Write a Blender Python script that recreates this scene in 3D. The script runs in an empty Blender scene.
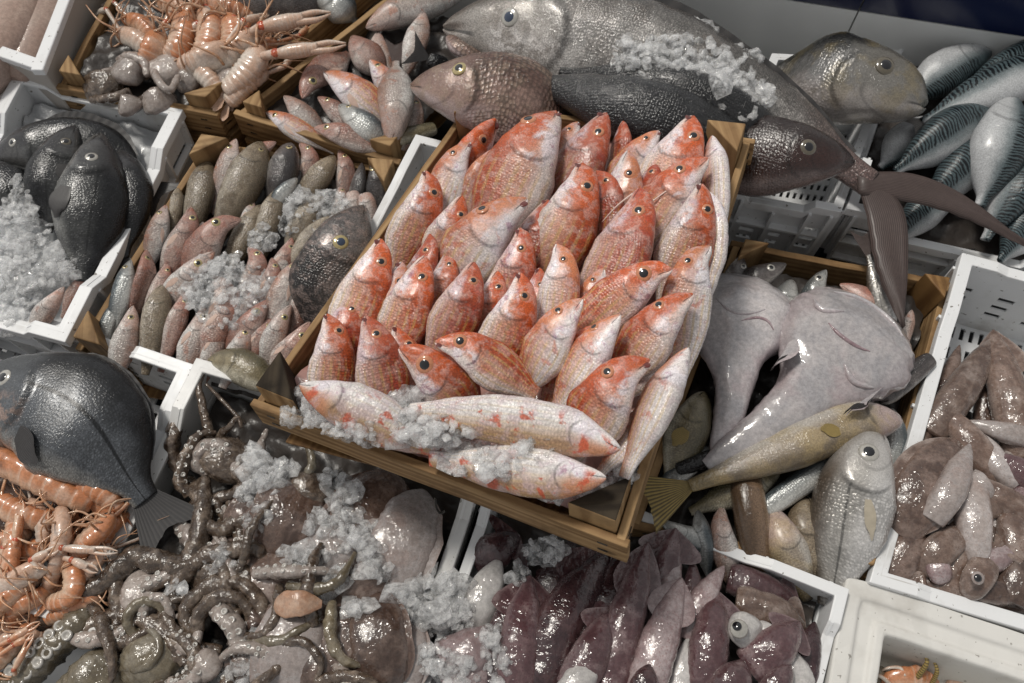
import bpy, bmesh, math, random
import numpy as np
from mathutils import Vector, noise as mnoise

random.seed(7)
rng = np.random.default_rng(11)
scene = bpy.context.scene
col = scene.collection

# ------------------------------------------------------------------ camera
F = 796.0                       # focal length in pixels of the 1024 wide frame
ELEV = math.radians(64.0)
DIST = 0.95
CAM = np.array([0.0, -DIST*math.cos(ELEV), DIST*math.sin(ELEV)])
FW = np.array([0.0, math.cos(ELEV), -math.sin(ELEV)])
RT = np.array([1.0, 0.0, 0.0])
UP = np.cross(RT, FW)
cd = bpy.data.cameras.new("camera")
cam = bpy.data.objects.new("camera", cd)
col.objects.link(cam)
cam.location = CAM
cam.rotation_euler = (math.pi/2-ELEV, 0, 0)
cd.sensor_width = 36
cd.lens = F*36/1024
cd.clip_start = 0.01
cd.clip_end = 100
cd.dof.use_dof = True
cd.dof.focus_distance = 0.80
cd.dof.aperture_fstop = 9.0
scene.camera = cam

def unit(v):
    return v/max(1e-12, np.linalg.norm(v))
def ray(x, y):
    return FW*F + RT*(x-512) - UP*(y-341.5)
class Plane:
    def __init__(s, p, n):
        s.p = np.array(p, float); s.n = unit(np.array(n, float))
    def at(s, x, y, h=0.0):
        """point at height h above this surface, seen in direction (x, y)"""
        r = ray(x, y)
        return CAM + r*(((s.p + s.n*h - CAM) @ s.n)/(r @ s.n))
RIM = Plane((0, 0, 0), (0, 0, 1))
def depth(p):
    return float((p-CAM) @ FW)
def project(p):
    d = p-CAM; z = d @ FW
    return np.array([512+F*(d @ RT)/z, 341.5-F*(d @ UP)/z])

# ------------------------------------------------------------------ objects
def mesh_obj(name, V, faces, mat, parent=None, origin=None, smooth=True, attrs=None):
    V = np.asarray(V, float)
    if parent is not None:
        o0 = parent['_o'].to_list() if hasattr(parent['_o'], 'to_list') else list(parent['_o'])
        o0 = np.array(o0)
    else:
        o0 = V.mean(0) if origin is None else np.array(origin)
    me = bpy.data.meshes.new(name)
    me.from_pydata((V-o0).tolist(), [], [tuple(int(i) for i in f) for f in faces])
    if smooth:
        me.shade_smooth()
    if attrs:
        for k, a in attrs.items():
            at = me.attributes.new(k, 'FLOAT_VECTOR', 'POINT')
            at.data.foreach_set('vector', np.asarray(a, np.float32).ravel())
    if mat is not None:
        for m in (mat if isinstance(mat, (list, tuple)) else [mat]):
            me.materials.append(m)
    ob = bpy.data.objects.new(name, me)
    col.objects.link(ob)
    ob['_o'] = [float(c) for c in o0]
    if parent is not None:
        ob.parent = parent
        po = parent
        # every mesh is stored relative to its root, so children sit at zero
        ob.location = (0, 0, 0)
        ob['_o'] = [float(c) for c in o0]
    else:
        ob.location = o0
    return ob
def empty(name, loc):
    o = bpy.data.objects.new(name, None)
    o.empty_display_size = 0.02
    col.objects.link(o)
    o.location = loc
    o['_o'] = [float(c) for c in loc]
    return o
LABELS = {}
def tag(o, label, cat, group=None, kind=None):
    if label: o['label'] = label
    if cat: o['category'] = cat
    if group: o['group'] = group
    if kind: o['kind'] = kind
    return o

# ------------------------------------------------------------------ curves
def crom(P, n):
    """arc-length resampled Catmull-Rom through P"""
    P = np.asarray(P, float)
    if len(P) == 2:
        P = np.array([P[0], (P[0]+P[1])/2, P[1]])
    Q = np.vstack([2*P[0]-P[1], P, 2*P[-1]-P[-2]])
    out = []
    for i in range(1, len(Q)-2):
        t = np.linspace(0, 1, 24, endpoint=False)[:, None]
        a, b, c, d = Q[i-1], Q[i], Q[i+1], Q[i+2]
        out.append(.5*((2*b)+(-a+c)*t+(2*a-5*b+4*c-d)*t*t+(-a+3*b-3*c+d)*t**3))
    out = np.vstack(out+[P[-1][None]])
    s = np.concatenate([[0], np.cumsum(np.linalg.norm(np.diff(out, axis=0), axis=1))])
    t = np.asarray(n) if np.ndim(n) else np.linspace(0, 1, n)
    return np.stack([np.interp(t*s[-1], s, out[:, k]) for k in range(3)], 1), s[-1]
def curve(knots):
    k = np.array(knots, float)
    x, y = k[:, 0], k[:, 1]
    # monotone cubic interpolation
    h = np.diff(x); dl = np.diff(y)/h
    m = np.zeros_like(y); m[0] = dl[0]; m[-1] = dl[-1]
    for i in range(1, len(y)-1):
        if dl[i-1]*dl[i] > 0:
            w1, w2 = 2*h[i]+h[i-1], h[i]+2*h[i-1]
            m[i] = (w1+w2)/(w1/dl[i-1]+w2/dl[i])
    def f(t):
        t = np.clip(t, x[0], x[-1])
        i = np.clip(np.searchsorted(x, t)-1, 0, len(h)-1)
        s = (t-x[i])/h[i]
        return ((1+2*s)*(1-s)**2*y[i]+s*(1-s)**2*h[i]*m[i]+s*s*(3-2*s)*y[i+1]+s*s*(s-1)*h[i]*m[i+1])
    return f
def fbm(P, scale, seed=0.0, oct=3):
    out = np.zeros(len(P))
    for i, p in enumerate(P):
        out[i] = mnoise.fractal(Vector((p[0]*scale+seed, p[1]*scale-seed*.7, p[2]*scale+seed*1.3)), 1.0, 2.0, oct)
    return out

# ------------------------------------------------------------------ shader helper
class NT:
    def __init__(s, name):
        s.m = bpy.data.materials.new(name); s.m.use_nodes = True
        s.t = s.m.node_tree; s.t.nodes.clear()
        s.out = s.t.nodes.new('ShaderNodeOutputMaterial')
        s.b = s.t.nodes.new('ShaderNodeBsdfPrincipled')
        s.t.links.new(s.b.outputs[0], s.out.inputs[0])
    def put(s, sock, v):
        if isinstance(v, bpy.types.NodeSocket): s.t.links.new(v, sock)
        elif isinstance(v, (tuple, list)) and sock.type == 'RGBA' and len(v) == 3: sock.default_value = (*v, 1)
        else: sock.default_value = v
    def set(s, **k):
        for n, v in k.items(): s.put(s.b.inputs[n.replace('_', ' ')], v)
    def n(s, typ, out=0, ins=None, **props):
        nd = s.t.nodes.new(typ)
        for k, v in props.items(): setattr(nd, k, v)
        for k, v in (ins or {}).items(): s.put(nd.inputs[k], v)
        return nd.outputs[out]
    def math(s, op, a, b=0.0, c=None):
        i = {0: a, 1: b}
        if c is not None: i[2] = c
        return s.n('ShaderNodeMath', 0, i, operation=op)
    def mul(s, a, b): return s.math('MULTIPLY', a, b)
    def add(s, a, b): return s.math('ADD', a, b)
    def sub(s, a, b): return s.math('SUBTRACT', a, b)
    def ss(s, x, lo, hi, a=0.0, b=1.0):
        return s.n('ShaderNodeMapRange', 0, {0: x, 1: lo, 2: hi, 3: a, 4: b}, interpolation_type='SMOOTHSTEP')
    def mix(s, f, a, b, mode='MIX'):
        nd = s.t.nodes.new('ShaderNodeMix'); nd.data_type = 'RGBA'; nd.blend_type = mode
        s.put(nd.inputs[0], f); s.put(nd.inputs[6], a); s.put(nd.inputs[7], b)
        return nd.outputs[2]
    def attr(s, name):
        return s.n('ShaderNodeAttribute', 1, attribute_name=name)
    def sep(s, v):
        nd = s.t.nodes.new('ShaderNodeSeparateXYZ'); s.put(nd.inputs[0], v); return nd.outputs[0], nd.outputs[1], nd.outputs[2]
    def obj(s):
        """object coordinates shifted by a random offset per object"""
        tc = s.n('ShaderNodeTexCoord', 3)
        r = s.n('ShaderNodeObjectInfo', 5)
        return s.n('ShaderNodeVectorMath', 0, {0: tc, 1: s.n('ShaderNodeVectorMath', 0, {0: s.comb(r, r, r), 1: (17, 31, 47)}, operation='MULTIPLY')}, operation='ADD')
    def rnd(s): return s.n('ShaderNodeObjectInfo', 5)
    def comb(s, a, b, c): return s.n('ShaderNodeCombineXYZ', 0, {0: a, 1: b, 2: c})
    def noise(s, v, scale, detail=3.0, rough=.55, dist=0.0):
        return s.n('ShaderNodeTexNoise', 0, {'Vector': v, 'Scale': scale, 'Detail': detail, 'Roughness': rough, 'Distortion': dist})
    def vor(s, v, scale, feature='F1', rand=1.0, out=0):
        return s.n('ShaderNodeTexVoronoi', out, {'Vector': v, 'Scale': scale, 'Randomness': rand}, feature=feature)
    def val(s, c, k):
        """colour times a value"""
        return s.mix(1.0, c, s.comb(k, k, k), 'MULTIPLY')
    def bump(s, h, strength, dist, normal=None):
        i = {'Strength': strength, 'Distance': dist, 'Height': h}
        if normal is not None: i['Normal'] = normal
        return s.n('ShaderNodeBump', 0, i)

def fish_mat(name, back, flank, belly, vk=.35, vb=-.45, head=None, headamt=.7, blotch=None, bamt=0, bscale=40, bthr=.55,
             scales=.0032, scol=.35, sbump=.5, rough=.3, metal=0.0, speck=.25, stripe=None, lateral=0, glint=.5, coat=.5,
             headsplit=None, tailcol=None, dark_gill=.45, yellow=None, mottle=None, cheek=None):
    t = NT(name)
    u, v, w = t.sep(t.attr('fuv'))
    P = t.obj()
    sc = t.attr('fsc')
    n1 = t.noise(P, 30, 3)
    n2 = t.noise(P, 400, 2)
    vp = t.add(v, t.mul(t.sub(n1, .5), .5))
    c = t.mix(t.ss(vp, vb-.25, vb+.25), belly, flank)
    c = t.mix(t.ss(vp, vk-.3, vk+.3), c, back)
    if yellow:
        yn = t.ss(t.math('SINE', t.mul(t.add(v, t.mul(n1, .15)), 22.0)), .2, .9)
        c = t.mix(t.mul(t.mul(yn, t.ss(u, .25, .4)), yellow[1]), c, yellow[0])
    if tailcol:
        c = t.mix(t.ss(t.add(u, t.mul(t.sub(n1, .5), .2)), .72, 1.0), c, tailcol)
    if head:
        hm = t.ss(t.add(u, t.mul(t.sub(n1, .5), .15)), .27, .17)
        if headsplit is not None: hm = t.mul(hm, t.ss(vp, headsplit-.2, headsplit+.3))
        c = t.mix(t.mul(hm, headamt), c, head)
    if mottle:
        c = t.mix(t.mul(t.ss(t.noise(P, mottle[2], 4, .6, .3), .45, .62), mottle[1]), c, mottle[0])
    if blotch:
        bn = t.noise(P, bscale, 4, .6, .4)
        bm = t.mul(t.ss(bn, bthr, bthr+.08), bamt)
        bm = t.mul(bm, t.ss(v, -1.0, -.35))
        c = t.mix(bm, c, blotch)
    if cheek:
        cm = t.mul(t.mul(t.ss(u, .08, .13), t.ss(u, .29, .25)), t.ss(vp, .1, -.2))
        c = t.mix(t.mul(cm, t.ss(t.noise(P, 70, 4, .65, .5), .42, .58)), c, cheek[0])
        c = t.mix(t.mul(t.mul(cm, .7), t.ss(t.noise(P, 95, 4, .65, .5), .55, .66)), c, cheek[1])
    body = t.ss(u, .2, .28)
    h = t.mul(n2, .5)
    if scales:
        vd = t.vor(sc, 1.25/scales, 'F1', .5)
        se = t.mul(t.mul(t.ss(vd, .2, .65), body), t.ss(n1, .3, .6, .45, 1.0))
        c = t.val(c, t.sub(1.0, t.mul(se, scol)))
        h = t.sub(h, t.mul(se, 1.0))
    if stripe:
        sv = t.comb(t.add(t.mul(u, stripe[1]), t.mul(t.math('ABSOLUTE', v), stripe[1]*.035)), t.mul(v, 1.4), 0.0)
        wn = t.n('ShaderNodeTexWave', 1, {'Vector': sv, 'Scale': 1.0, 'Distortion': 7.0, 'Detail': 2.0, 'Detail Scale': 1.6}, bands_direction='X')
        sm = t.mul(t.mul(t.ss(wn, .42, .6), t.ss(v, .12, .3)), t.ss(u, .14, .24))
        c = t.mix(sm, c, stripe[0])
    if lateral:
        ll = t.ss(t.math('ABSOLUTE', t.sub(v, t.add(.3, t.mul(u, -.3)))), .045, .015)
        c = t.val(c, t.sub(1.0, t.mul(t.mul(ll, body), lateral)))
    # gill cover edge, mouth line and cheek lines
    g = t.math('ABSOLUTE', t.sub(u, t.sub(.262, t.mul(t.mul(t.add(v, .1), t.add(v, .1)), .09))))
    gl = t.mul(t.mul(t.ss(g, .012, .002), t.ss(v, .6, .3)), t.ss(v, -.95, -.6))
    c = t.val(c, t.sub(1.0, t.mul(gl, dark_gill)))
    g2 = t.math('ABSOLUTE', t.sub(u, t.sub(.185, t.mul(t.mul(t.add(v, .15), t.add(v, .15)), .12))))
    c = t.val(c, t.sub(1.0, t.mul(t.mul(t.ss(g2, .009, .002), t.ss(v, .2, -.1)), dark_gill*.55)))
    mo = t.math('ABSOLUTE', t.add(v, t.add(.16, t.mul(u, 1.8))))
    ml = t.mul(t.ss(mo, .1, .03), t.ss(u, .085, .06))
    c = t.val(c, t.sub(1.0, t.mul(ml, .75)))
    k = t.add(1.0-speck*.5, t.mul(t.noise(P, 180, 4, .7), speck))
    k = t.mul(k, t.ss(t.noise(P, 620, 2, .7), .25, .75, 1.0-speck*.75, 1.0+speck*.5))
    c = t.val(c, t.mul(k, t.ss(t.rnd(), 0, 1, .88, 1.1)))
    nb = t.bump(h, sbump, .0006)
    wet = t.noise(P, 210, 3, .6)
    nc = t.bump(wet, glint, .0035, nb)
    t.set(Base_Color=c, Roughness=t.ss(n1, .3, .7, rough*.75, rough*1.3), Metallic=metal, Normal=nb,
          Coat_Weight=coat, Coat_Roughness=.06, Coat_Normal=nc, Specular_IOR_Level=.35)
    return t.m
def slime_mat(name, c1, c2, c3=None, scale=25, thr=(.4, .62), rough=.28, bump=.5, bscale=60, spots=None, coat=.7, sss=0, glint=.6):
    """wet skin of squid, octopus, monkfish"""
    t = NT(name)
    P = t.obj()
    u, v, w_ = t.sep(t.attr('fuv'))
    S = t.attr('fsc')
    st = t.noise(t.n('ShaderNodeVectorMath', 0, {0: S, 1: (14, 90, 1)}, operation='MULTIPLY'), 1.0, 4, .65, .4)
    n = t.add(t.mul(t.noise(P, scale*2.2, 5, .68, .3), .6), t.mul(st, .4))
    c = t.mix(t.ss(n, *thr), c1, c2)
    if c3:
        c = t.mix(t.mul(t.ss(t.noise(P, scale*1.1, 4, .65), .5, .7), .7), c, c3)
        c = t.mix(t.mul(t.ss(t.math('ABSOLUTE', v), .6, 1.0), .5), c, c3)
    if spots:
        d = t.vor(P, spots[1], 'F1')
        c = t.mix(t.mul(t.ss(d, .34, .2), t.mul(t.ss(n, .3, .6), spots[2])), c, spots[0])
    c = t.val(c, t.mul(t.mul(t.ss(t.noise(P, 220, 3, .7), .3, .7, .82, 1.12), t.ss(t.noise(P, 620, 2, .7), .25, .75, .9, 1.08)), t.ss(t.rnd(), 0, 1, .82, 1.12)))
    nb = t.bump(t.noise(P, bscale, 3, .5), bump*.8, .003)
    nc = t.bump(t.noise(P, 190, 2, .5), glint*.75, .0035, nb)
    t.set(Base_Color=c, Roughness=rough, Normal=nb, Coat_Weight=coat, Coat_Roughness=.05, Coat_Normal=nc, Specular_IOR_Level=.35)
    if sss: t.set(Subsurface_Weight=sss, Subsurface_Radius=(.012, .006, .004), Subsurface_Scale=.5)
    return t.m
def plain_mat(name, c, rough=.4, coat=0.0, nscale=0, namt=.2, metal=0, bump=0, bscale=200):
    t = NT(name)
    cc = c
    if nscale: cc = t.val(c, t.add(1-namt*.5, t.mul(t.noise(t.obj(), nscale, 4, .6), namt)))
    t.set(Base_Color=cc, Roughness=rough, Coat_Weight=coat, Coat_Roughness=.05, Metallic=metal)
    if bump: t.set(Normal=t.bump(t.noise(t.obj(), bscale, 3), bump, .002))
    return t.m
def fin_mat(name, c1, c2, alpha=.9, freq=90.0):
    t = NT(name)
    a, b, w = t.sep(t.attr('fuv'))
    r = t.math('SINE', t.add(t.mul(a, freq), t.mul(t.noise(t.obj(), 60), 2.0)))
    c = t.mix(t.ss(r, -.6, .8), c1, c2)
    c = t.val(c, t.add(.8, t.mul(t.noise(t.obj(), 150, 3), .4)))
    t.set(Base_Color=c, Roughness=.5, Coat_Weight=.15, Coat_Roughness=.25, Specular_IOR_Level=.3, Alpha=t.ss(t.add(b, t.mul(r, .06)), .55, 1.0, 1.0, alpha),
          Normal=t.bump(r, .2, .0006), Transmission_Weight=0.0)
    return t.m
# ------------------------------------------------------------------ bodies
PROFILES = {
 # (dorsal, ventral, half thickness) against u, in units of the greatest depth
 'mullet': ([(0,.025),(.02,.085),(.06,.165),(.13,.26),(.24,.36),(.4,.41),(.6,.36),(.8,.25),(.93,.16),(1,.14)],
            [(0,.025),(.03,.085),(.1,.16),(.2,.26),(.33,.35),(.5,.37),(.7,.27),(.9,.14),(1,.12)],
            [(0,.025),(.04,.09),(.12,.16),(.26,.25),(.5,.24),(.8,.12),(1,.05)]),
 'bream': ([(0,.02),(.02,.09),(.07,.2),(.15,.34),(.26,.46),(.42,.52),(.6,.46),(.78,.29),(.92,.13),(1,.1)],
           [(0,.02),(.02,.08),(.08,.18),(.18,.31),(.3,.42),(.45,.47),(.62,.41),(.8,.25),(.93,.11),(1,.1)],
           [(0,.03),(.04,.09),(.12,.16),(.26,.22),(.5,.22),(.8,.09),(1,.03)]),
 'long': ([(0,.03),(.02,.12),(.08,.26),(.18,.4),(.3,.48),(.5,.46),(.7,.36),(.88,.2),(1,.13)],
          [(0,.03),(.02,.12),(.08,.24),(.18,.37),(.32,.48),(.5,.46),(.7,.34),(.88,.19),(1,.13)],
          [(0,.03),(.03,.13),(.1,.26),(.25,.38),(.5,.38),(.75,.22),(1,.06)]),
 'tuna': ([(0,.03),(.02,.1),(.08,.23),(.18,.37),(.3,.47),(.45,.5),(.62,.43),(.8,.27),(.93,.12),(1,.1)],
          [(0,.03),(.02,.11),(.08,.25),(.18,.38),(.32,.47),(.48,.48),(.65,.4),(.82,.22),(.94,.1),(1,.1)],
          [(0,.04),(.03,.14),(.1,.24),(.25,.34),(.5,.36),(.75,.22),(.92,.08),(1,.05)]),
 'eel': ([(0,.2),(.03,.36),(.1,.45),(.3,.5),(.7,.48),(.93,.42),(1,.3)],
         [(0,.2),(.03,.36),(.1,.45),(.3,.5),(.7,.48),(.93,.42),(1,.3)],
         [(0,.15),(.05,.36),(.3,.42),(.7,.4),(1,.2)]),
 'flat': ([(0,.06),(.03,.22),(.12,.38),(.3,.5),(.55,.5),(.8,.36),(1,.14)],
          [(0,.06),(.03,.22),(.12,.38),(.3,.5),(.55,.5),(.8,.36),(1,.14)],
          [(0,.04),(.05,.1),(.2,.17),(.5,.18),(.85,.11),(1,.04)]),
 'monk': ([(0,.05),(.015,.2),(.05,.34),(.13,.46),(.24,.5),(.36,.46),(.46,.34),(.56,.22),(.7,.16),(.88,.11),(1,.05)],
          [(0,.05),(.015,.2),(.05,.34),(.13,.46),(.24,.5),(.36,.46),(.46,.34),(.56,.22),(.7,.16),(.88,.11),(1,.05)],
          [(0,.04),(.03,.12),(.12,.2),(.25,.25),(.4,.2),(.55,.14),(.75,.11),(1,.03)]),
 'squid': ([(0,.42),(.04,.46),(.15,.5),(.4,.49),(.65,.4),(.85,.23),(.96,.1),(1,.03)],
           [(0,.42),(.04,.46),(.15,.5),(.4,.49),(.65,.4),(.85,.23),(.96,.1),(1,.03)],
           [(0,.36),(.1,.42),(.4,.42),(.7,.32),(.9,.15),(1,.03)]),
 'cuttle': ([(0,.3),(.05,.4),(.2,.48),(.5,.5),(.75,.43),(.92,.25),(1,.06)],
            [(0,.3),(.05,.4),(.2,.48),(.5,.5),(.75,.43),(.92,.25),(1,.06)],
            [(0,.15),(.1,.24),(.4,.28),(.7,.24),(.92,.13),(1,.03)]),
 'bulb': ([(0,.1),(.06,.28),(.2,.45),(.45,.5),(.7,.45),(.9,.3),(1,.08)],
          [(0,.1),(.06,.28),(.2,.45),(.45,.5),(.7,.45),(.9,.3),(1,.08)],
          [(0,.08),(.1,.26),(.45,.4),(.8,.3),(1,.06)]),
 'tail': ([(0,.1),(.06,.3),(.2,.42),(.45,.45),(.8,.4),(.96,.34),(1,.2)],
          [(0,.1),(.06,.3),(.2,.42),(.45,.45),(.8,.4),(.96,.34),(1,.2)],
          [(0,.1),(.1,.3),(.5,.36),(.96,.26),(1,.12)]),
}
 
PROFILES['blunt'] = ([(0,.1),(.015,.2),(.05,.33),(.12,.45),(.22,.52),(.4,.55),(.6,.48),(.8,.3),(1,.1)],
                     [(0,.06),(.02,.12),(.08,.2),(.2,.32),(.32,.4),(.5,.43),(.8,.25),(1,.1)],
                     [(0,.08),(.03,.14),(.12,.2),(.26,.25),(.5,.22),(.8,.09),(1,.03)])
PROFILES = {k: [curve(c) for c in v] for k, v in PROFILES.items()}
DIRS = {'L': (-1, 0), 'R': (1, 0), 'U': (0, -1), 'D': (0, 1)}
class Body:
    """a tapered body along a spine, with its surface kept for fins and eyes"""
    def __init__(s, name, mat, pts, w, prof='mullet', dors='R', roll=0, plane=RIM, n=54, m=26, thick=1.0, gill=.03,
                 wob=0.0, wscale=30, h0=None, parent=None, mouth=.012, head=0.0):
        pd, pv, pt = PROFILES[prof]
        W3 = [plane.at(*p) for p in pts]
        t = np.linspace(0, 1, n)
        t = t+.06*np.sin(2*math.pi*t)*-1           # denser rings at both ends
        t = np.clip(t, 0, 1); t[0] = 0; t[-1] = 1
        C, L = crom(W3, t)
        mid = C[n//3]
        s.W = w*depth(mid)/F; s.L = L; s.n, s.m = n, m
        if head:
            gu = float(np.clip(head*s.W/L, .18, .6))     # true length of the head
            tu = np.where(t < gu, t*.262/gu, .262+(t-gu)*.738/(1-gu))
        else: tu = t
        T = np.gradient(C, axis=0); T /= np.linalg.norm(T, axis=1)[:, None]
        N0 = unit(.45*plane.n + .55*unit(CAM-mid))
        want = np.array(DIRS[dors], float) if isinstance(dors, str) else np.array(dors, float)
        r = math.radians(roll)
        S = []
        B0 = unit(np.cross(T[n//3], N0))
        sg = 1.0 if (project(mid+B0*.01)-project(mid)) @ want > 0 else -1.0
        V = np.zeros((n, m, 3)); UV = np.zeros((n, m, 3)); SC = np.zeros((n, m, 3))
        th = np.linspace(0, 2*math.pi, m, endpoint=False)
        ct, st = np.cos(th), np.sin(th)
        s.D = np.zeros((n, 3)); s.Fk = np.zeros((n, 3))
        rnd = rng.random()*50
        for i in range(n):
            u = tu[i]
            B = unit(np.cross(T[i], N0))*sg; N = unit(np.cross(B, T[i])*sg)
            if N @ N0 < 0: N = -N
            D = math.cos(r)*B+math.sin(r)*N
            Fk = -math.sin(r)*B+math.cos(r)*N       # the flank that faces up
            s.D[i], s.Fk[i] = D, Fk
            a, b, k = pd(u)*s.W, pv(u)*s.W, pt(u)*s.W*thick
            vv = ct
            gu = .262-.09*(vv+.1)**2
            bul = np.where(u < gu, np.exp(-((u-gu)/.05)**2), 0)*np.clip(1-(np.abs(vv)/.7)**4, 0, 1)*gill
            hh = np.where(ct > 0, a, b)
            k2 = k*(1+bul*3)
            mo = mouth*np.exp(-((vv+.16)/.18)**2)*max(0, 1-u/.07)*s.W*3 if mouth else 0
            off = D[None]*(hh*np.sign(ct)*np.abs(ct)**.9)[:, None] + Fk[None]*((k2-np.minimum(mo, k2*.8))*np.sign(st)*np.abs(st)**.85)[:, None]
            V[i] = C[i]+off
            UV[i, :, 0] = u; UV[i, :, 1] = ct; UV[i, :, 2] = st
            arc = np.minimum(th, 2*math.pi-th)/math.pi
            SC[i, :, 0] = t[i]*L; SC[i, :, 1] = arc*(a+b)*1.25+np.where(st < 0, .37, 0); SC[i, :, 2] = rnd
        if wob:
            Nn = V-C[:, None]
            fl = V.reshape(-1, 3)
            ns = fbm(fl, wscale, rnd, 3).reshape(n, m)
            ns = ns+.35*fbm(fl, wscale*3.5, rnd+7, 2).reshape(n, m)
            V = V+Nn*(ns*wob)[:, :, None]
        s.V, s.C, s.T, s.t, s.N0 = V, C, T, tu, N0
        faces = []
        for i in range(n-1):
            for j in range(m):
                j2 = (j+1) % m
                faces.append((i*m+j, (i+1)*m+j, (i+1)*m+j2, i*m+j2))
        faces.append(tuple(range(m)))
        faces.append(tuple((n-1)*m+j for j in reversed(range(m))))
        s.ob = mesh_obj(name, V.reshape(-1, 3), faces, mat, parent=parent,
                        origin=C[n//2] if parent is None else None, attrs={'fuv': UV.reshape(-1, 3), 'fsc': SC.reshape(-1, 3)})
    def surf(s, u, th):
        """point on the skin; th 0 = back, 90 = upper flank, 180 = belly"""
        i = np.interp(u, s.t, np.arange(s.n)); i0 = int(min(i, s.n-2)); f = i-i0
        j = (math.radians(th) % (2*math.pi))/(2*math.pi)*s.m; j0 = int(j) % s.m; g = j-int(j); j1 = (j0+1) % s.m
        A = s.V[i0, j0]*(1-g)+s.V[i0, j1]*g; B = s.V[i0+1, j0]*(1-g)+s.V[i0+1, j1]*g
        p = A*(1-f)+B*f
        c = s.C[i0]*(1-f)+s.C[i0+1]*f
        n = (s.V[i0, j1]-s.V[i0, j0]); n = np.cross(n, s.V[i0+1, j0]-s.V[i0, j0])
        n = unit(n)
        if n @ (p-c) < 0: n = -n
        return p, n, s.T[i0]
def grid_faces(a, b):
    return [(i*b+j, (i+1)*b+j, (i+1)*b+j+1, i*b+j+1) for i in range(a-1) for j in range(b-1)]
def dome(name, p, n, r, mat, parent, flat=.45, seg=16, rings=6, up=None):
    """a shallow round lens standing on a surface"""
    n = unit(n); a = unit(np.cross(n, (.3, .5, .81))); b = np.cross(n, a)
    V = [p+n*r*flat]; fs = []
    for i in range(1, rings+1):
        ph = i/rings*math.pi*.55
        for j in range(seg):
            q = 2*math.pi*j/seg
            V.append(p+(a*math.cos(q)+b*math.sin(q))*r*math.sin(ph)+n*r*flat*math.cos(ph))
    for j in range(seg): fs.append((0, 1+j, 1+(j+1) % seg))
    for i in range(rings-1):
        for j in range(seg):
            j2 = (j+1) % seg
            fs.append((1+i*seg+j, 1+(i+1)*seg+j, 1+(i+1)*seg+j2, 1+i*seg+j2))
    return mesh_obj(name, V, fs, mat, parent=parent)
def eye(b, u, v, r, iris, pupil, flank=1, ring=None):
    """v = height on the flank (-1..1)"""
    th = math.degrees(math.acos(max(-1, min(1, v))))*flank
    p, n, T = b.surf(u, th)
    e = dome('eye', p-n*r*.1, n, r, iris, b.ob, .3)
    dome('pupil', p+n*r*.06, n, r*.62, pupil, e, .3, 12, 5)
    return e
def fin_strip(name, base, tips, mat, parent, rows=6, curl=0.0, nrm=None, jag=.0):
    """a rayed fin between a base line and a tip line"""
    base, tips = np.asarray(base), np.asarray(tips)
    nx = len(base); V = []; UV = []
    for i in range(nx):
        for j in range(rows):
            f = j/(rows-1)
            k = f*(1+(jag*math.sin(i*2.4) if j == rows-1 else 0))
            p = base[i]*(1-k)+tips[i]*k
            if nrm is not None:
                p = p+nrm*(curl*f*f*np.linalg.norm(tips[i]-base[i]))+nrm*.0004*math.sin(i*3.1)
            V.append(p); UV.append((i/(nx-1), f, 0))
    return mesh_obj(name, V, grid_faces(nx, rows), mat, parent=parent, attrs={'fuv': UV})
def tail_fin(b, length, spread, mat, fork=.45, bend=0.0, bend2=0.0):
    C, T, D, N = b.C[-1], b.T[-1], b.D[-1], b.Fk[-1]
    nx = 17; L = length*b.W; S = spread*b.W
    base, tips = [], []
    for i in range(nx):
        q = -1+2*i/(nx-1)
        base.append(C-T*.03*b.W+D*q*.1*b.W)
        le = L*(1-fork*(1-abs(q)**1.3))
        tips.append(C+T*le+D*(q*S*(.9+.1*abs(q)))+N*(bend*L*abs(q)+bend2*L*q))
    return fin_strip('tail_fin', base, tips, mat, b.ob, 7, .06, N, .015)
def dorsal_fin(b, u0, u1, hts, mat, th=0, sweep=.6, name='dorsal_fin', lean=0.0):
    base, tips = [], []
    k = 15
    f = curve(hts)
    for i in range(k):
        q = i/(k-1); u = u0+(u1-u0)*q
        p, n, T = b.surf(u, th)
        i0 = int(np.interp(u, b.t, np.arange(b.n)))
        d = b.D[i0] if th == 0 else -b.D[i0]
        base.append(p-n*.02*b.W); tips.append(p+(d*f(q)+T*f(q)*sweep+b.Fk[i0]*lean*f(q))*b.W)
    return fin_strip(name, base, tips, mat, b.ob, 5, .0, b.Fk[b.n//2], .04)
def pectoral(b, mat, u=.3, v=-.35, le=.55, wi=.2, flank=1, droop=.25, lift=.06):
    """leaf shaped rayed fin lying back along the flank"""
    th = math.degrees(math.acos(v))*flank
    V = []; UV = []; rows, nx = 12, 9
    p0, n0, T = b.surf(u, th)
    D = b.D[int(np.interp(u, b.t, np.arange(b.n)))]
    ax = unit(T-D*droop); sd = unit(np.cross(n0, ax))
    for i in range(nx):
        q = -1+2*i/(nx-1)
        for j in range(rows):
            f = j/(rows-1)
            wd = wi*b.W*(.4+.75*math.sin(math.pi*min(1, f*.85+.08)))*(1 if f < .9 else .75)
            # follow the curve of the body
            pu = u+f*le*b.W/b.L*.9
            ps, ns, _ = b.surf(min(.98, pu), th+18*f)
            c = ps+ns*(.004+lift*f*.6)*b.W
            V.append(c+sd*q*wd+ax*(-(q*q)*.12*le*f*b.W)+ns*.0004*math.sin(i*3.1)); UV.append((i/(nx-1), f, 0))
    return mesh_obj('pectoral_fin', V, grid_faces(nx, rows), mat, parent=b.ob, attrs={'fuv': UV})
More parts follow.
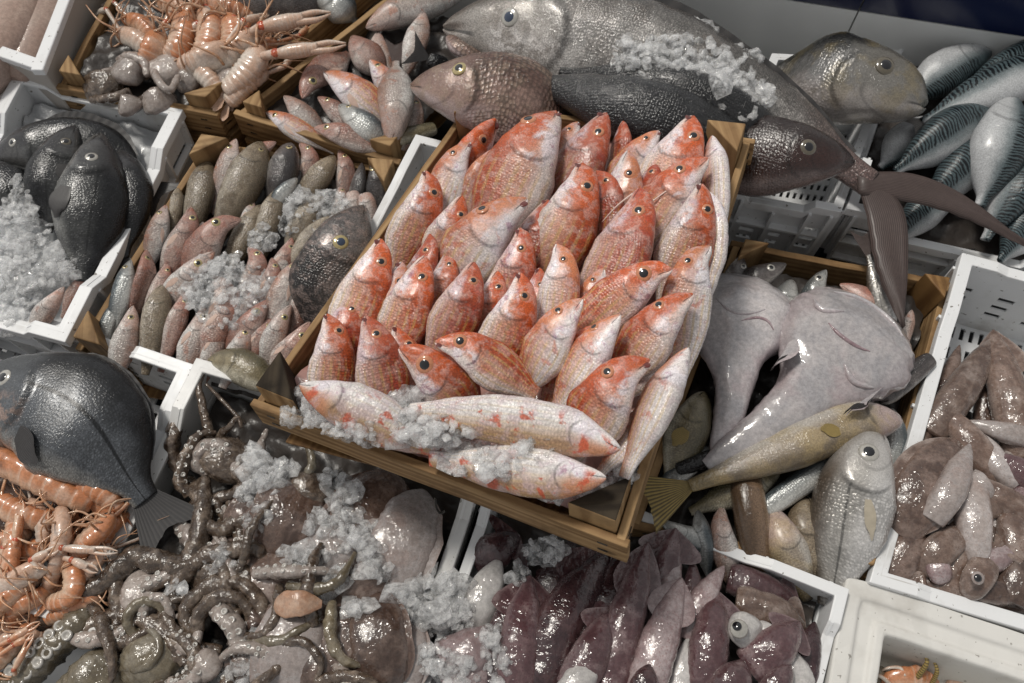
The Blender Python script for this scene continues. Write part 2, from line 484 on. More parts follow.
def lobe(name, e1, e2, mat, parent, cols=7, rows=18, wav=.003, nrm=None):
    """fin membrane between two curved edges running to a common tip"""
    A, _ = crom(e1, rows); B, _ = crom(e2, rows); V = []; UV = []
    nrm = np.array([0, 0, 1.]) if nrm is None else nrm
    for i in range(cols):
        q = i/(cols-1)
        for j in range(rows):
            f = j/(rows-1)
            V.append(A[j]*(1-q)+B[j]*q+(B[j]-A[j])*.05*math.sin(j*2.7+i)*q*f+nrm*(wav*math.sin(q*7+f*5)*f+.004*math.sin(math.pi*q)*(1-f))); UV.append((q, f*.6, 0))
    ob = mesh_obj(name, V, grid_faces(cols, rows), mat, parent=parent, attrs={'fuv': UV})
    solidify(ob, .0006); return ob
def tube(name, P, r, mat, parent=None, m=8, n=None, origin=None, attrs=False, flat=None):
    """tapered tube through world points P; r is a list of radii"""
    P = np.asarray(P, float)
    n = n or max(8, 6*len(P))
    C, L = crom(P, n)
    R = np.interp(np.linspace(0, 1, n), np.linspace(0, 1, len(r)), r)
    T = np.gradient(C, axis=0); T /= np.linalg.norm(T, axis=1)[:, None]
    a = unit(np.cross(T[0], (.31, .2, .93)))
    V = []; UV = []
    for i in range(n):
        a = unit(a-T[i]*(a @ T[i])); bb = np.cross(T[i], a)
        for j in range(m):
            q = 2*math.pi*j/m
            V.append(C[i]+(a*math.cos(q)+bb*math.sin(q))*R[i]); UV.append((i/(n-1), math.cos(q), math.sin(q)))
    fs = []
    for i in range(n-1):
        for j in range(m):
            j2 = (j+1) % m
            fs.append((i*m+j, i*m+j2, (i+1)*m+j2, (i+1)*m+j))
    fs.append(tuple(reversed(range(m)))); fs.append(tuple((n-1)*m+j for j in range(m)))
    if name is None: return V, fs, C, T, R
    return mesh_obj(name, V, fs, mat, parent=parent, origin=origin, attrs={'fuv': UV} )
def join(parts):
    V, Fs = [], []
    for v, f in parts:
        k = len(V); V += list(v); Fs += [tuple(i+k for i in q) for q in f]
    return V, Fs
def box_vf(c, ax, ay, az):
    """box about c with half axes ax, ay, az"""
    c = np.asarray(c); V = []
    for i in (-1, 1):
        for j in (-1, 1):
            for k in (-1, 1): V.append(c+ax*i+ay*j+az*k)
    return V, [(0, 1, 3, 2), (4, 6, 7, 5), (0, 4, 5, 1), (2, 3, 7, 6), (0, 2, 6, 4), (1, 5, 7, 3)]
def bevel(ob, w=.0015, seg=2):
    m = ob.modifiers.new('bevel', 'BEVEL'); m.width = w; m.segments = seg; m.limit_method = 'ANGLE'; m.angle_limit = math.radians(40)
    m.harden_normals = False
    return ob
# ------------------------------------------------------------------ materials
M = {}
M['mullet'] = fish_mat('mullet skin', (.45,.08,.022), (.6,.29,.2), (.76,.66,.62), vk=.2, vb=-.45, head=(.53,.095,.02), headamt=.92, headsplit=-.25,
    blotch=(.5,.06,.02), bamt=.35, bscale=60, bthr=.57, scales=.0034, scol=.3, sbump=.4, yellow=((.62,.42,.14), .45), mottle=((.68,.47,.42), .4, 110), speck=.5, coat=.5, glint=.65, cheek=((.74,.64,.66), (.36,.16,.22)))
M['mullet_red'] = fish_mat('dark mullet skin', (.34,.055,.022), (.5,.235,.18), (.68,.52,.48), vk=.05, vb=-.55, head=(.45,.085,.028), headamt=.85, headsplit=-.3,
    blotch=(.4,.04,.018), bamt=.5, bscale=60, bthr=.55, scales=.0034, scol=.34, sbump=.45, yellow=((.55,.34,.1), .45), mottle=((.58,.38,.33), .45, 110), speck=.5, coat=.5, glint=.65, cheek=((.62,.47,.49), (.28,.09,.14)))
M['mullet_pale'] = fish_mat('pale mullet skin', (.5,.17,.085), (.65,.42,.35), (.78,.72,.7), vk=.35, vb=-.15, head=(.57,.2,.085), headamt=.75, headsplit=.05,
    blotch=(.54,.1,.04), bamt=.55, bscale=55, bthr=.58, scales=.0034, scol=.26, sbump=.35, yellow=((.66,.48,.2), .5), mottle=((.62,.48,.5), .45, 100), speck=.4, coat=.5, glint=.65, cheek=((.78,.73,.76), (.42,.24,.34)))
M['bed_ice'] = plain_mat('packed grey ice', (.5,.51,.52), .3, .3, 60, .4, 0, .6, 150)
M['mullet_front'] = fish_mat('blotched mullet skin', (.42,.25,.14), (.72,.6,.52), (.8,.76,.74), vk=.2, vb=-.1, head=(.58,.2,.09), headamt=.55, headsplit=-.1,
    blotch=(.58,.1,.04), bamt=.9, bscale=50, bthr=.54, scales=.0036, scol=.25, sbump=.5, yellow=((.62,.42,.12), .22), mottle=((.66,.5,.54), .5, 60), speck=.35, coat=.6, glint=.6, cheek=((.78,.72,.76), (.4,.2,.3)))
M['bream_speck'] = fish_mat('dark speckled bream skin', (.022,.018,.017), (.11,.09,.08), (.36,.33,.32), vk=.15, vb=-.55, head=(.16,.145,.14), headamt=.45, scales=.0036, scol=.5, sbump=.8, speck=.8, metal=.2, rough=.26,
    mottle=((.25,.19,.17), .7, 120), coat=.6, glint=.6)
M['pink'] = fish_mat('pinkish fish skin', (.27,.13,.095), (.42,.29,.245), (.58,.51,.47), vk=.3, vb=-.45, head=(.37,.19,.15), headamt=.6, blotch=(.33,.1,.06), bamt=.4, bscale=80,
    scales=.003, scol=.3, speck=.55, mottle=((.3,.2,.175), .6, 110), coat=.5, glint=.65)
M['pinkwhite'] = fish_mat('white and pink fish skin', (.33,.21,.165), (.52,.45,.41), (.68,.65,.62), vk=.35, vb=-.3, head=(.45,.29,.24), headamt=.55, blotch=(.42,.15,.08), bamt=.55, bscale=75, bthr=.57,
    scales=.003, scol=.3, speck=.5, mottle=((.4,.33,.31), .5, 100), coat=.5, glint=.65)
M['silver'] = fish_mat('silver fish skin', (.1,.12,.13), (.42,.43,.42), (.66,.66,.63), vk=.4, vb=-.2, head=(.3,.28,.26), headamt=.4, scales=.003, scol=.25, speck=.3, metal=.35, rough=.28)
M['brown'] = fish_mat('brown slimy fish skin', (.15,.115,.075), (.26,.21,.15), (.4,.35,.28), vk=.4, vb=-.5, scales=.0025, scol=.2, speck=.6, mottle=((.14,.105,.07), .7, 90), rough=.22, glint=.8, coat=.6)
M['greydark'] = fish_mat('dark grey fish skin', (.045,.04,.04), (.13,.115,.11), (.32,.3,.28), vk=.2, vb=-.5, scales=.0025, scol=.3, speck=.5, mottle=((.06,.05,.05), .6, 60), coat=.7)
M['olive'] = fish_mat('olive fish skin', (.1,.085,.045), (.24,.2,.12), (.48,.44,.34), vk=.35, vb=-.4, scales=.003, scol=.3, speck=.4, mottle=((.1,.08,.045), .5, 50), coat=.7)
M['bass'] = fish_mat('dark sea bream skin', (.02,.021,.023), (.095,.097,.097), (.24,.24,.23), vk=.15, vb=-.65, head=(.07,.066,.066), headamt=.5, scales=.0032, scol=.5, sbump=.45, speck=.5, metal=.25, rough=.24, lateral=.4, mottle=((.035,.035,.04), .5, 40), coat=.3)
M['gilthead'] = fish_mat('gilt bream skin', (.022,.023,.026), (.12,.13,.145), (.34,.33,.31), vk=.42, vb=-.72, head=(.07,.075,.08), headamt=.8, scales=.0034, scol=.55, sbump=.28, speck=.6, metal=.15, rough=.3, lateral=.8, coat=.25, cheek=((.28,.2,.17), (.16,.14,.13)))
M['amberjack'] = fish_mat('amberjack skin', (.14,.13,.12), (.42,.4,.38), (.62,.59,.57), vk=.45, vb=-.45, head=(.14,.115,.09), headamt=.45, scales=.0034, scol=.55, sbump=.6, speck=.75, metal=.12, rough=.3, cheek=((.55,.52,.5), (.27,.24,.22)), tailcol=(.16,.1,.09), coat=.8, mottle=((.15,.12,.1), .4, 22), lateral=.25)
M['dentex'] = fish_mat('dentex skin', (.16,.09,.07), (.36,.24,.2), (.52,.42,.41), vk=.2, vb=-.55, head=(.24,.15,.125), headamt=.6, headsplit=-.2, scales=.0058, scol=.55, sbump=.8, speck=.4, metal=.15, mottle=((.36,.27,.2), .5, 60), coat=.6)
M['black'] = fish_mat('black fish skin', (.008,.008,.009), (.014,.014,.016), (.03,.028,.03), vk=.3, vb=-.6, scales=.0036, scol=.4, sbump=.9, speck=.6, rough=.25, dark_gill=.3, coat=.7, glint=.8)
M['grouper'] = fish_mat('dark red brown fish skin', (.02,.009,.007), (.038,.016,.013), (.2,.15,.14), vk=.2, vb=-.75, scales=.004, scol=.3, speck=.6, rough=.25, dark_gill=.4, coat=.65, glint=.7)
M['bream'] = fish_mat('gold browed bream skin', (.03,.03,.028), (.21,.205,.2), (.52,.47,.45), vk=.4, vb=-.25, head=(.22,.205,.18), headamt=.6, scales=.0046, scol=.45, sbump=.6, speck=.45, metal=.25, rough=.24, mottle=((.3,.23,.1), .35, 30), coat=.6)
M['mackerel'] = fish_mat('mackerel skin', (.07,.1,.11), (.27,.3,.31), (.5,.51,.52), vk=.1, vb=-.15, scales=None, speck=.4, metal=.05, rough=.36, stripe=((.004,.006,.008), 12.0), coat=.3, dark_gill=.4)
M['bogue'] = fish_mat('silver bogue skin', (.14,.11,.085), (.47,.45,.42), (.74,.72,.7), vk=.62, vb=-.1, head=(.38,.36,.34), headamt=.6, scales=.0042, scol=.42, sbump=.7, speck=.3, metal=.25, rough=.28, lateral=.6, coat=.6)
M['yellow'] = fish_mat('yellowish fish skin', (.17,.13,.085), (.36,.3,.235), (.55,.51,.46), vk=.5, vb=-.35, head=(.45,.34,.33), headamt=.8, scales=.003, scol=.2, speck=.4, tailcol=(.09,.07,.045), mottle=((.46,.34,.15), .5, 20), coat=.6)
M['eel'] = fish_mat('brown eel skin', (.08,.05,.03), (.17,.11,.07), (.34,.25,.17), vk=.2, vb=-.6, scales=None, speck=.5, rough=.22, dark_gill=.2, coat=.65)
M['fin_orange'] = fin_mat('orange fin', (.6,.36,.2), (.5,.2,.09), .35, 60)
M['fin_pale'] = fin_mat('pale fin', (.62,.47,.4), (.5,.33,.26))
M['fin_dark'] = fin_mat('dark fin', (.028,.027,.028), (.045,.042,.042), .95)
M['fin_black'] = fin_mat('black fin', (.01,.01,.011), (.022,.02,.02), 1)
M['fin_brown'] = fin_mat('brown fin', (.085,.062,.056), (.045,.032,.03), .85, 120)
M['fin_yellow'] = fin_mat('yellow fin', (.33,.24,.08), (.12,.09,.04), .92)
M['fin_silver'] = fin_mat('silvery fin', (.42,.38,.3), (.36,.31,.24), .8)
M['fin_grey'] = fin_mat('grey fin', (.2,.19,.18), (.12,.11,.1), .92)
M['spine'] = plain_mat('barbel', (.72,.55,.48), .35, .5)
M['pupil'] = plain_mat('eye pupil', (.006,.006,.008), .08, 1)
M['mouth'] = plain_mat('mouth inside', (.12,.02,.015), .3, .5)
M['pupil_blue'] = plain_mat('blue clouded pupil', (.02,.035,.07), .08, 1)
M['iris_red'] = plain_mat('red ringed iris', (.5,.2,.1), .2, .8, 500, 1)
M['iris_gold'] = plain_mat('gold iris', (.42,.34,.16), .2, 1, 400, .6, .3)
M['iris_white'] = plain_mat('pale iris', (.4,.385,.35), .2, 1, 400, .5, .2)
M['iris_dark'] = plain_mat('dark iris', (.1,.085,.06), .2, 1, 400, .6)
M['monk'] = slime_mat('monkfish belly skin', (.4,.385,.4), (.52,.485,.485), (.46,.37,.385), 12, rough=.28, bump=.25, bscale=30, coat=1.0, glint=.28)
M['monk_tail'] = slime_mat('monkfish lip skin', (.3,.2,.22), (.45,.36,.38), None, 40, coat=1.0)
M['squid'] = slime_mat('purple squid skin', (.075,.036,.04), (.15,.092,.094), (.27,.2,.2), 30, thr=(.4,.7), rough=.25, bump=.3, spots=((.075,.025,.035), 330, .75), coat=1.0, glint=.7)
M['squid_dark'] = slime_mat('dark purple squid skin', (.038,.017,.02), (.075,.038,.04), (.12,.065,.066), 30, rough=.22, bump=.35, spots=((.04,.014,.02), 300, .7), coat=1.0, glint=.8)
M['squid_pale'] = slime_mat('pale squid skin', (.24,.17,.17), (.38,.32,.32), (.15,.09,.09), 30, rough=.25, bump=.3, spots=((.2,.1,.1), 320, .5), coat=1.0, glint=.7)
M['mantle_white'] = slime_mat('white squid flesh', (.46,.44,.43), (.54,.52,.5), None, 40, rough=.28, coat=1.0)
M['cuttle'] = slime_mat('cuttlefish skin', (.11,.068,.052), (.22,.155,.125), (.34,.28,.25), 28, rough=.25, bump=.5, spots=((.12,.065,.05), 360, .6), coat=1.0, glint=.7)
M['cuttle_dark'] = slime_mat('brown cuttlefish skin', (.065,.039,.03), (.14,.093,.073), (.22,.16,.135), 30, rough=.25, bump=.5, spots=((.08,.04,.03), 360, .6), coat=1.0, glint=.8)
M['cuttle_pale'] = slime_mat('pale cuttlefish skin', (.36,.31,.29), (.46,.42,.41), (.3,.22,.19), 24, rough=.25, bump=.4, spots=((.25,.15,.12), 380, .4), coat=1.0, glint=.7)
M['octo'] = slime_mat('octopus skin', (.06,.04,.028), (.15,.11,.08), (.28,.22,.175), 55, rough=.25, bump=.7, bscale=150, spots=((.055,.04,.035), 500, .6), coat=1.0, glint=.9)
M['octo_olive'] = slime_mat('olive octopus skin', (.12,.095,.06), (.21,.175,.12), (.27,.24,.19), 30, rough=.25, bump=.5, bscale=90, spots=((.09,.07,.05), 500, .5), coat=1.0, glint=.9)
M['octo_pale'] = slime_mat('pale octopus skin', (.3,.25,.22), (.42,.37,.34), (.22,.16,.14), 45, rough=.25, bump=.5, bscale=120, coat=1.0, glint=.8)
M['orange_flesh'] = slime_mat('orange flesh', (.36,.19,.11), (.42,.28,.2), None, 40, coat=1.0)
M['sucker'] = plain_mat('sucker', (.42,.4,.37), .28, .8, 200, .3)
def shell_mat(name, top, side, pale):
    t = NT(name)
    u, v, w_ = t.sep(t.attr('fuv')); P = t.obj()
    n = t.noise(P, 90, 3)
    c = t.mix(t.ss(t.add(v, t.mul(t.sub(n, .5), .8)), -.6, .5), side, top)
    q = t.math('FRACT', t.mul(t.sub(u, .42), 10.7))
    ban = t.mul(t.mul(t.ss(q, .7, .95), t.ss(u, .42, .44)), .4)
    c = t.mix(ban, c, pale)
    c = t.mix(t.mul(t.ss(t.noise(P, 45, 3), .5, .7), .5), c, pale)
    c = t.val(c, t.ss(t.noise(P, 400, 2), .3, .7, .85, 1.12))
    nb = t.bump(t.noise(P, 160, 3), .3, .002)
    t.set(Base_Color=c, Roughness=.3, Normal=nb, Coat_Weight=.6, Coat_Roughness=.08)
    return t.m
M['prawn'] = shell_mat('orange langoustine shell', (.5,.2,.09), (.58,.4,.28), (.62,.5,.4))
M['prawn_pale'] = shell_mat('pale langoustine shell', (.55,.36,.26), (.6,.53,.46), (.66,.6,.54))
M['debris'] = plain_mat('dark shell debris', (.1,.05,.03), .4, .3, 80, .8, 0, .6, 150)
M['prawn_leg'] = slime_mat('langoustine leg', (.5,.25,.13), (.58,.42,.3), None, 60, rough=.35, bump=.2)
M['claw_red'] = slime_mat('red joint shell', (.42,.06,.02), (.5,.14,.06), None, 60, rough=.3, bump=.2)
M['fillet'] = slime_mat('beige pink fillet', (.4,.28,.23), (.47,.35,.29), (.42,.32,.28), 10, rough=.42, bump=.15, coat=.2, glint=.2)

def wood_mat(name, c1, c2, rough=.6, coat=0.0, wet=0):
    t = NT(name)
    g = t.attr('fsc')
    P = t.n('ShaderNodeVectorMath', 0, {0: g, 1: (6, 70, 70)}, operation='MULTIPLY')
    n = t.noise(P, 1.0, 5, .62, .6)
    w = t.n('ShaderNodeTexWave', 1, {'Vector': t.n('ShaderNodeVectorMath', 0, {0: g, 1: (1.2, 34, 34)}, operation='MULTIPLY'), 'Scale': 1.0, 'Distortion': 9.0, 'Detail': 4.0}, bands_direction='Y')
    c = t.mix(t.ss(t.add(t.mul(n, .8), t.mul(w, .2)), .3, .7), c1, c2)
    c = t.mix(t.mul(t.ss(t.noise(t.obj(), 16, 5, .65), .45, .68), .55+wet), c, tuple(x*.4 for x in c1))
    kn = t.vor(t.n('ShaderNodeVectorMath', 0, {0: g, 1: (9, 22, 22)}, operation='MULTIPLY'), 1.0)
    c = t.mix(t.mul(t.ss(kn, .13, .07), .7), c, tuple(x*.25 for x in c1))
    t.set(Base_Color=c, Roughness=rough, Coat_Weight=coat, Coat_Roughness=.2, Normal=t.bump(n, .5, .001), Specular_IOR_Level=.15)
    return t.m
M['wood'] = wood_mat('pale crate wood', (.2,.115,.052), (.4,.26,.13))
M['wood_top'] = wood_mat('light crate wood', (.33,.195,.085), (.52,.34,.165))
M['wood_wet'] = wood_mat('wet crate wood', (.018,.013,.009), (.055,.042,.028), .75, 0, .2)
M['wood_dark'] = wood_mat('dark crate wood', (.13,.065,.025), (.25,.14,.055), .5, .1)  # darker wood tone for the bases and one corner post
def plastic_mat(name, c, dirt=.25, rough=.4, dirtcol=(.3,.27,.23)):
    t = NT(name)
    P = t.obj()
    n = t.noise(P, 9, 5, .65)
    cc = t.mix(t.mul(t.ss(n, .5, .75), dirt), c, dirtcol)
    sp = t.noise(P, 160, 2)
    cc = t.mix(t.mul(t.ss(sp, .68, .74), dirt*1.6), cc, tuple(x*.55 for x in dirtcol))
    sc = t.noise(t.n('ShaderNodeVectorMath', 0, {0: P, 1: (40, 300, 60)}, operation='MULTIPLY'), 1.0, 2)
    t.set(Base_Color=cc, Roughness=t.ss(n, .3, .7, rough*.8, rough*1.3), Normal=t.bump(t.add(sc, n), .12, .001), Specular_IOR_Level=.4)
    return t.m
M['plastic'] = plastic_mat('white crate plastic', (.75,.76,.77), .6)
M['plastic_old'] = plastic_mat('stained white crate plastic', (.7,.7,.69), .5)
M['foam'] = plastic_mat('white foam box', (.66,.65,.62), .45, .6)
M['tray'] = plastic_mat('beige grey box side', (.42,.39,.36), .15, .45)
def ice_mat(name, c, lo, hi, rough):
    """wet ice: partly see-through, denser at grazing angles and where it is frosted"""
    t = NT(name)
    P = t.obj()
    n = t.noise(P, 140, 4, .65)
    lw = t.n('ShaderNodeLayerWeight', 1, {0: .45})
    al = t.math('MAXIMUM', t.ss(n, .35, .68, lo, hi), t.mul(lw, hi))
    t.set(Base_Color=t.val(c, t.add(.8, t.mul(n, .35))), Roughness=rough, Alpha=al, IOR=1.31,
          Normal=t.bump(n, .4, .003), Coat_Weight=.8, Coat_Roughness=.05,
          Subsurface_Weight=.75, Subsurface_Radius=(.012, .0125, .013), Subsurface_Scale=1.0)
    return t.m
M['ice'] = ice_mat('crushed ice', (.84,.85,.86), .1, .55, .1)
M['ice_snow'] = ice_mat('packed ice', (.76,.77,.78), .16, .62, .16)
M['ice_pink'] = plain_mat('pink stained ice', (.4,.22,.19), .25, .4, 60, .6, 0, .5, 120)
M['gap_shade'] = plain_mat('painted gap shade', (.045,.038,.034), .35, 0, 60, .8, 0, .5, 120)  # near-black bed colour, paints the shade in gaps between the bodies
M['table'] = plain_mat('wet dark steel', (.05,.052,.055), .3, .3, 20, .5, .5)
def tile_mat():
    t = NT('white wall tile')
    n = t.noise(t.obj(), 3, 4)
    t.set(Base_Color=t.val((.78,.79,.78), t.add(.9, t.mul(n, .2))), Roughness=.28)
    return t.m
M['tile'] = tile_mat()
M['tile_blue'] = plain_mat('navy wall tile', (.008,.013,.05), .25, .2)
M['grout'] = plain_mat('grey grout', (.3,.3,.29), .8)
M['wire'] = plain_mat('dark wire', (.03,.028,.025), .4, 0, 0, 0, .6)
# ------------------------------------------------------------------ crates
def lerp(a, b, t): return a*(1-t)+b*t
def wall_panel(A, B, A2, B2, prof, holes, thick, sb, tb):
    """grid wall with open cells; top edge A-B follows prof(s), bottom A2-B2"""
    key = {}; V = []; fs = []
    def vert(i, j):
        if (i, j) not in key:
            s, t = sb[i], tb[j]
            top = lerp(A, B, s)+prof(s); bot = lerp(A2, B2, s)
            key[(i, j)] = len(V); V.append(lerp(top, bot, t))
        return key[(i, j)]
    for i in range(len(sb)-1):
        for j in range(len(tb)-1):
            s, t = (sb[i]+sb[i+1])/2, (tb[j]+tb[j+1])/2
            if any(h[0] < s < h[1] and h[2] < t < h[3] for h in holes): continue
            fs.append((vert(i, j), vert(i+1, j), vert(i+1, j+1), vert(i, j+1)))
    return V, fs
def solidify(ob, t, off=0):
    m = ob.modifiers.new('solid', 'SOLIDIFY'); m.thickness = t; m.offset = off
    return ob
def plastic_crate(label, quad, plane=RIM, z=(0, 0, 0, 0), dep=.12, drop=.014, mat='plastic', rimw=.012, taper=.05, sides=None, name='fish_crate', group='white plastic fish crates', handle=True):
    """quad = back left, back right, front right, front left seen positions of the rim"""
    Q = [plane.at(x, y, h) for (x, y), h in zip(quad, z)]
    n = unit(np.cross(Q[1]-Q[0], Q[3]-Q[0])); n = n if n @ UP > 0 or n[2] > 0 else -n
    cen = sum(Q)/4
    root = empty(name, cen-n*dep); tag(root, label, 'fish crate', group)
    Bt = [cen+(q-cen)*(1-taper)-n*dep for q in Q]
    In = [cen+(q-cen)*.985 for q in Q]
    ends = [.0, .17, .24]
    def prof(s):
        k = min(s, 1-s)
        return -n*drop*float(np.clip((k-.19)/.07, 0, 1))
    sb = sorted(set([0, .19, .26, .74, .81, 1]+[.30+.035*i for i in range(5)]+[.58+.035*i for i in range(5)]+[.315+.035*i for i in range(5)]+[.595+.035*i for i in range(5)]+[.03, .16, .84, .97]))
    tb = sorted([0, .1, .3, .38, .44, .52, .58, .66, .72, .8, .9, 1])
    holes = []
    for k in range(3):
        t0 = [.38, .52, .66][k]; t1 = t0+.06
        holes += [(.03, .16, t0, t1), (.84, .97, t0, t1), (.33, .435, t0, t1), (.58, .72, t0, t1)]
    for a in range(4):
        b = (a+1) % 4
        if sides and a not in sides: continue
        V, fs = wall_panel(In[a], In[b], Bt[a], Bt[b], prof, holes, .003, sb, tb)
        # ribs on the outer face
        mid = (In[a]+In[b])/2
        o = unit(np.cross(In[b]-In[a], n)); o = o if o @ (mid-cen) > 0 else -o
        parts = [(V, fs)]
        for s in (.02, .2, .5, .8, .98):
            top = lerp(In[a], In[b], s)+prof(s)-n*.012; bot = lerp(Bt[a], Bt[b], s)
            parts.append(box_vf((top+bot)/2+o*.006, unit(In[b]-In[a])*.0012, o*.004, (top-bot)/2))
        for t_ in (.36, .9):
            p = lerp(In[a]+prof(.5), Bt[a], t_); q = lerp(In[b]+prof(.5), Bt[b], t_)
            parts.append(box_vf((p+q)/2+o*.006, (q-p)/2*.96, o*.004, n*.0012))
        V, fs = join(parts)
        ob = mesh_obj('side_panel', V, fs, M[mat], root, smooth=False)
        solidify(ob, .0026)
    # base with rows of slots
    nb = 15
    sbb = sorted(set([0, 1]+[(i+.25)/nb for i in range(nb)]+[(i+.7)/nb for i in range(nb)]))
    tbb = sorted(set([0, 1]+[(i+.2)/12 for i in range(12)]+[(i+.75)/12 for i in range(12)]))
    hb = [((i+.25)/nb, (i+.7)/nb, (j+.2)/12, (j+.75)/12) for i in range(nb) for j in range(12)]
    V, fs = wall_panel(Bt[0], Bt[1], Bt[3], Bt[2], lambda s: 0*n, hb, .003, sbb, tbb)
    solidify(mesh_obj('base', V, fs, M[mat], root, smooth=False), .003)
    # rim
    P = []; O = []
    for a in range(4):
        b = (a+1) % 4
        o = unit(np.cross(Q[b]-Q[a], n)); o = o if o @ ((Q[a]+Q[b])/2-cen) > 0 else -o
        for s in (0.0, .1, .19, .26, .5, .74, .81, .9):
            p = lerp(Q[a], Q[b], s)+prof(s)
            oo = o
            if s == 0:
                o2 = unit(np.cross(Q[a]-Q[a-1], n)); o2 = o2 if o2 @ ((Q[a]+Q[a-1])/2-cen) > 0 else -o2
                oo = o+o2; oo = oo/max(.5, (oo @ o))
            P.append(p); O.append(oo)
    V = []; fs = []; k = len(P)
    for p, o in zip(P, O):
        V += [p-o*rimw*.55, p+o*rimw*.45, p+o*rimw*.45-n*.014, p+o*rimw*.25-n*.014, p+o*rimw*.25-n*.003, p-o*rimw*.3-n*.003, p-o*rimw*.3-n*.006, p-o*rimw*.55-n*.006]
    for i in range(k):
        i2 = (i+1) % k
        for j in range(8):
            j2 = (j+1) % 8
            fs.append((i*8+j, i2*8+j, i2*8+j2, i*8+j2))
    bevel(mesh_obj('rim', V, fs, M[mat], root, smooth=False), .0012, 2)
    root['_q'] = [list(map(float, q)) for q in Q]
    return root, Q, n
def board(name, p, q, up, th, mat, parent, jit=.0015, bev=.0012):
    """plank from p to q, half height vector up, half thickness vector th"""
    ax = (q-p)/2; c = (p+q)/2
    V = []; fsc = []; r = rng.random()*9
    ns = 9
    L = np.linalg.norm(q-p)
    ring = [(-1, -1), (1, -1), (1, 1), (-1, 1)]
    for i in range(ns):
        f = -1+2*i/(ns-1)
        w = rng.normal(0, jit*.5, 2)
        for a, b in ring:
            V.append(c+ax*f+up*(a+w[0]/max(1e-6, np.linalg.norm(up)))+th*(b+w[1]*.5/max(1e-6, np.linalg.norm(th))))
            fsc.append((f*L/2+r, a*np.linalg.norm(up)+r, b*np.linalg.norm(th)))
    fs = []
    for i in range(ns-1):
        for j in range(4):
            j2 = (j+1) % 4
            fs.append((i*4+j, i*4+j2, (i+1)*4+j2, (i+1)*4+j))
    fs += [(3, 2, 1, 0), tuple((ns-1)*4+j for j in range(4))]
    return bevel(mesh_obj(name, V, fs, mat, parent, smooth=False, attrs={'fsc': fsc}), bev, 2)
def post(p, ex, ey, n, hi, lo, mat, parent, size):
    """triangular corner block"""
    r = rng.random()*9
    tri = [p, p+ex*size, p+ey*size]
    V = []; fsc = []
    for h in (-lo, hi):
        for i, t in enumerate(tri):
            V.append(t+n*(h+(rng.normal(0, .001) if h > 0 else 0)))
            fsc.append((h+r, r+i*.013, i*.01))
    return bevel(mesh_obj('corner_post', V, [(2, 1, 0), (3, 4, 5), (0, 1, 4, 3), (1, 2, 5, 4), (2, 0, 3, 5)], mat, parent, smooth=False, attrs={'fsc': fsc}), .0015, 2)
def wood_crate(label, quad, z=(0, 0, 0, 0), plane=RIM, bh=.04, th=.009, hi=.026, psize=.038, mats=('wood', 'wood_top', 'wood_wet'), lower=True, sides=(0, 1, 2, 3), posts=(0, 1, 2, 3), postmats=None, dep=None, name='wooden_crate'):
    Q = [plane.at(x, y, h) for (x, y), h in zip(quad, z)]
    n = unit(np.cross(Q[1]-Q[0], Q[3]-Q[0])); n = n if n[2] > 0 else -n
    cen = sum(Q)/4
    dep = dep or (bh*2+.012 if lower else bh+.004)
    root = empty(name, cen-n*dep); tag(root, label, 'wooden crate')
    for a in sides:
        b = (a+1) % 4
        d = unit(Q[b]-Q[a]); o = unit(np.cross(d, n)); o = o if o @ ((Q[a]+Q[b])/2-cen) > 0 else -o
        long = a in (1, 3)
        ext = d*(th if not long else -.0005)
        nm = 'side_board' if long else 'end_board'
        for k in range(2 if lower else 1):
            dz = -n*(bh/2+k*(bh+.01))
            board(nm, Q[a]-ext+dz, Q[b]+ext+dz, n*bh/2, o*th/2, M[mats[0]], root)
    for a in sides:
        b = (a+1) % 4
        dd = unit(Q[b]-Q[a]); o = unit(np.cross(dd, n)); o = o if o @ ((Q[a]+Q[b])/2-cen) > 0 else -o
        for p0, sg in ((Q[a], 1), (Q[b], -1)):
            for q in (.3, .7):
                c0 = p0+dd*sg*.014-n*bh*q+o*(th*.5+.0006)
                V, fs = box_vf(c0, dd*.0045, o*.0006, n*.0006)
                mesh_obj('staple', V, fs, M['wire'], root, smooth=False)
    for a in posts:
        ex = unit(Q[(a+1) % 4]-Q[a]); ey = unit(Q[a-1]-Q[a])
        mt = (postmats or {}).get(a, mats[0])
        pb = post(Q[a]+(ex+ey)*(th*.5+.0008), ex, ey, n, hi, dep-.003, M[mats[0]], root, psize)
        if mt != mats[0]:
            pb.data.materials.append(M[mt]); pb.data.polygons[1].material_index = 1; pb.data.polygons[3].material_index = 1
    B = [cen+(q-cen)*.97-n*(dep+.002) for q in Q]
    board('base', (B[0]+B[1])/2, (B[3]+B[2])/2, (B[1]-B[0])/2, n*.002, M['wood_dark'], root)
    return root, Q, n
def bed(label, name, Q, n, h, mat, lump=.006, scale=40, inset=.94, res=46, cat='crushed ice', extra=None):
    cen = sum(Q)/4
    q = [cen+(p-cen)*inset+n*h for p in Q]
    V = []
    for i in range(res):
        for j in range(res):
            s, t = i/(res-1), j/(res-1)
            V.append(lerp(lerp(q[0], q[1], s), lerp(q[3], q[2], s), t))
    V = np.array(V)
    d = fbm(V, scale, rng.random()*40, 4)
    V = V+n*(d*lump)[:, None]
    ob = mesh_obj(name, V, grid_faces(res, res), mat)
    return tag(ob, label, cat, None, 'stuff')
ICO = None
def ico():
    global ICO
    if ICO is None:
        bm = bmesh.new(); bmesh.ops.create_icosphere(bm, subdivisions=1, radius=1)
        ICO = (np.array([v.co[:] for v in bm.verts]), [tuple(v.index for v in f.verts) for f in bm.faces]); bm.free()
    return ICO
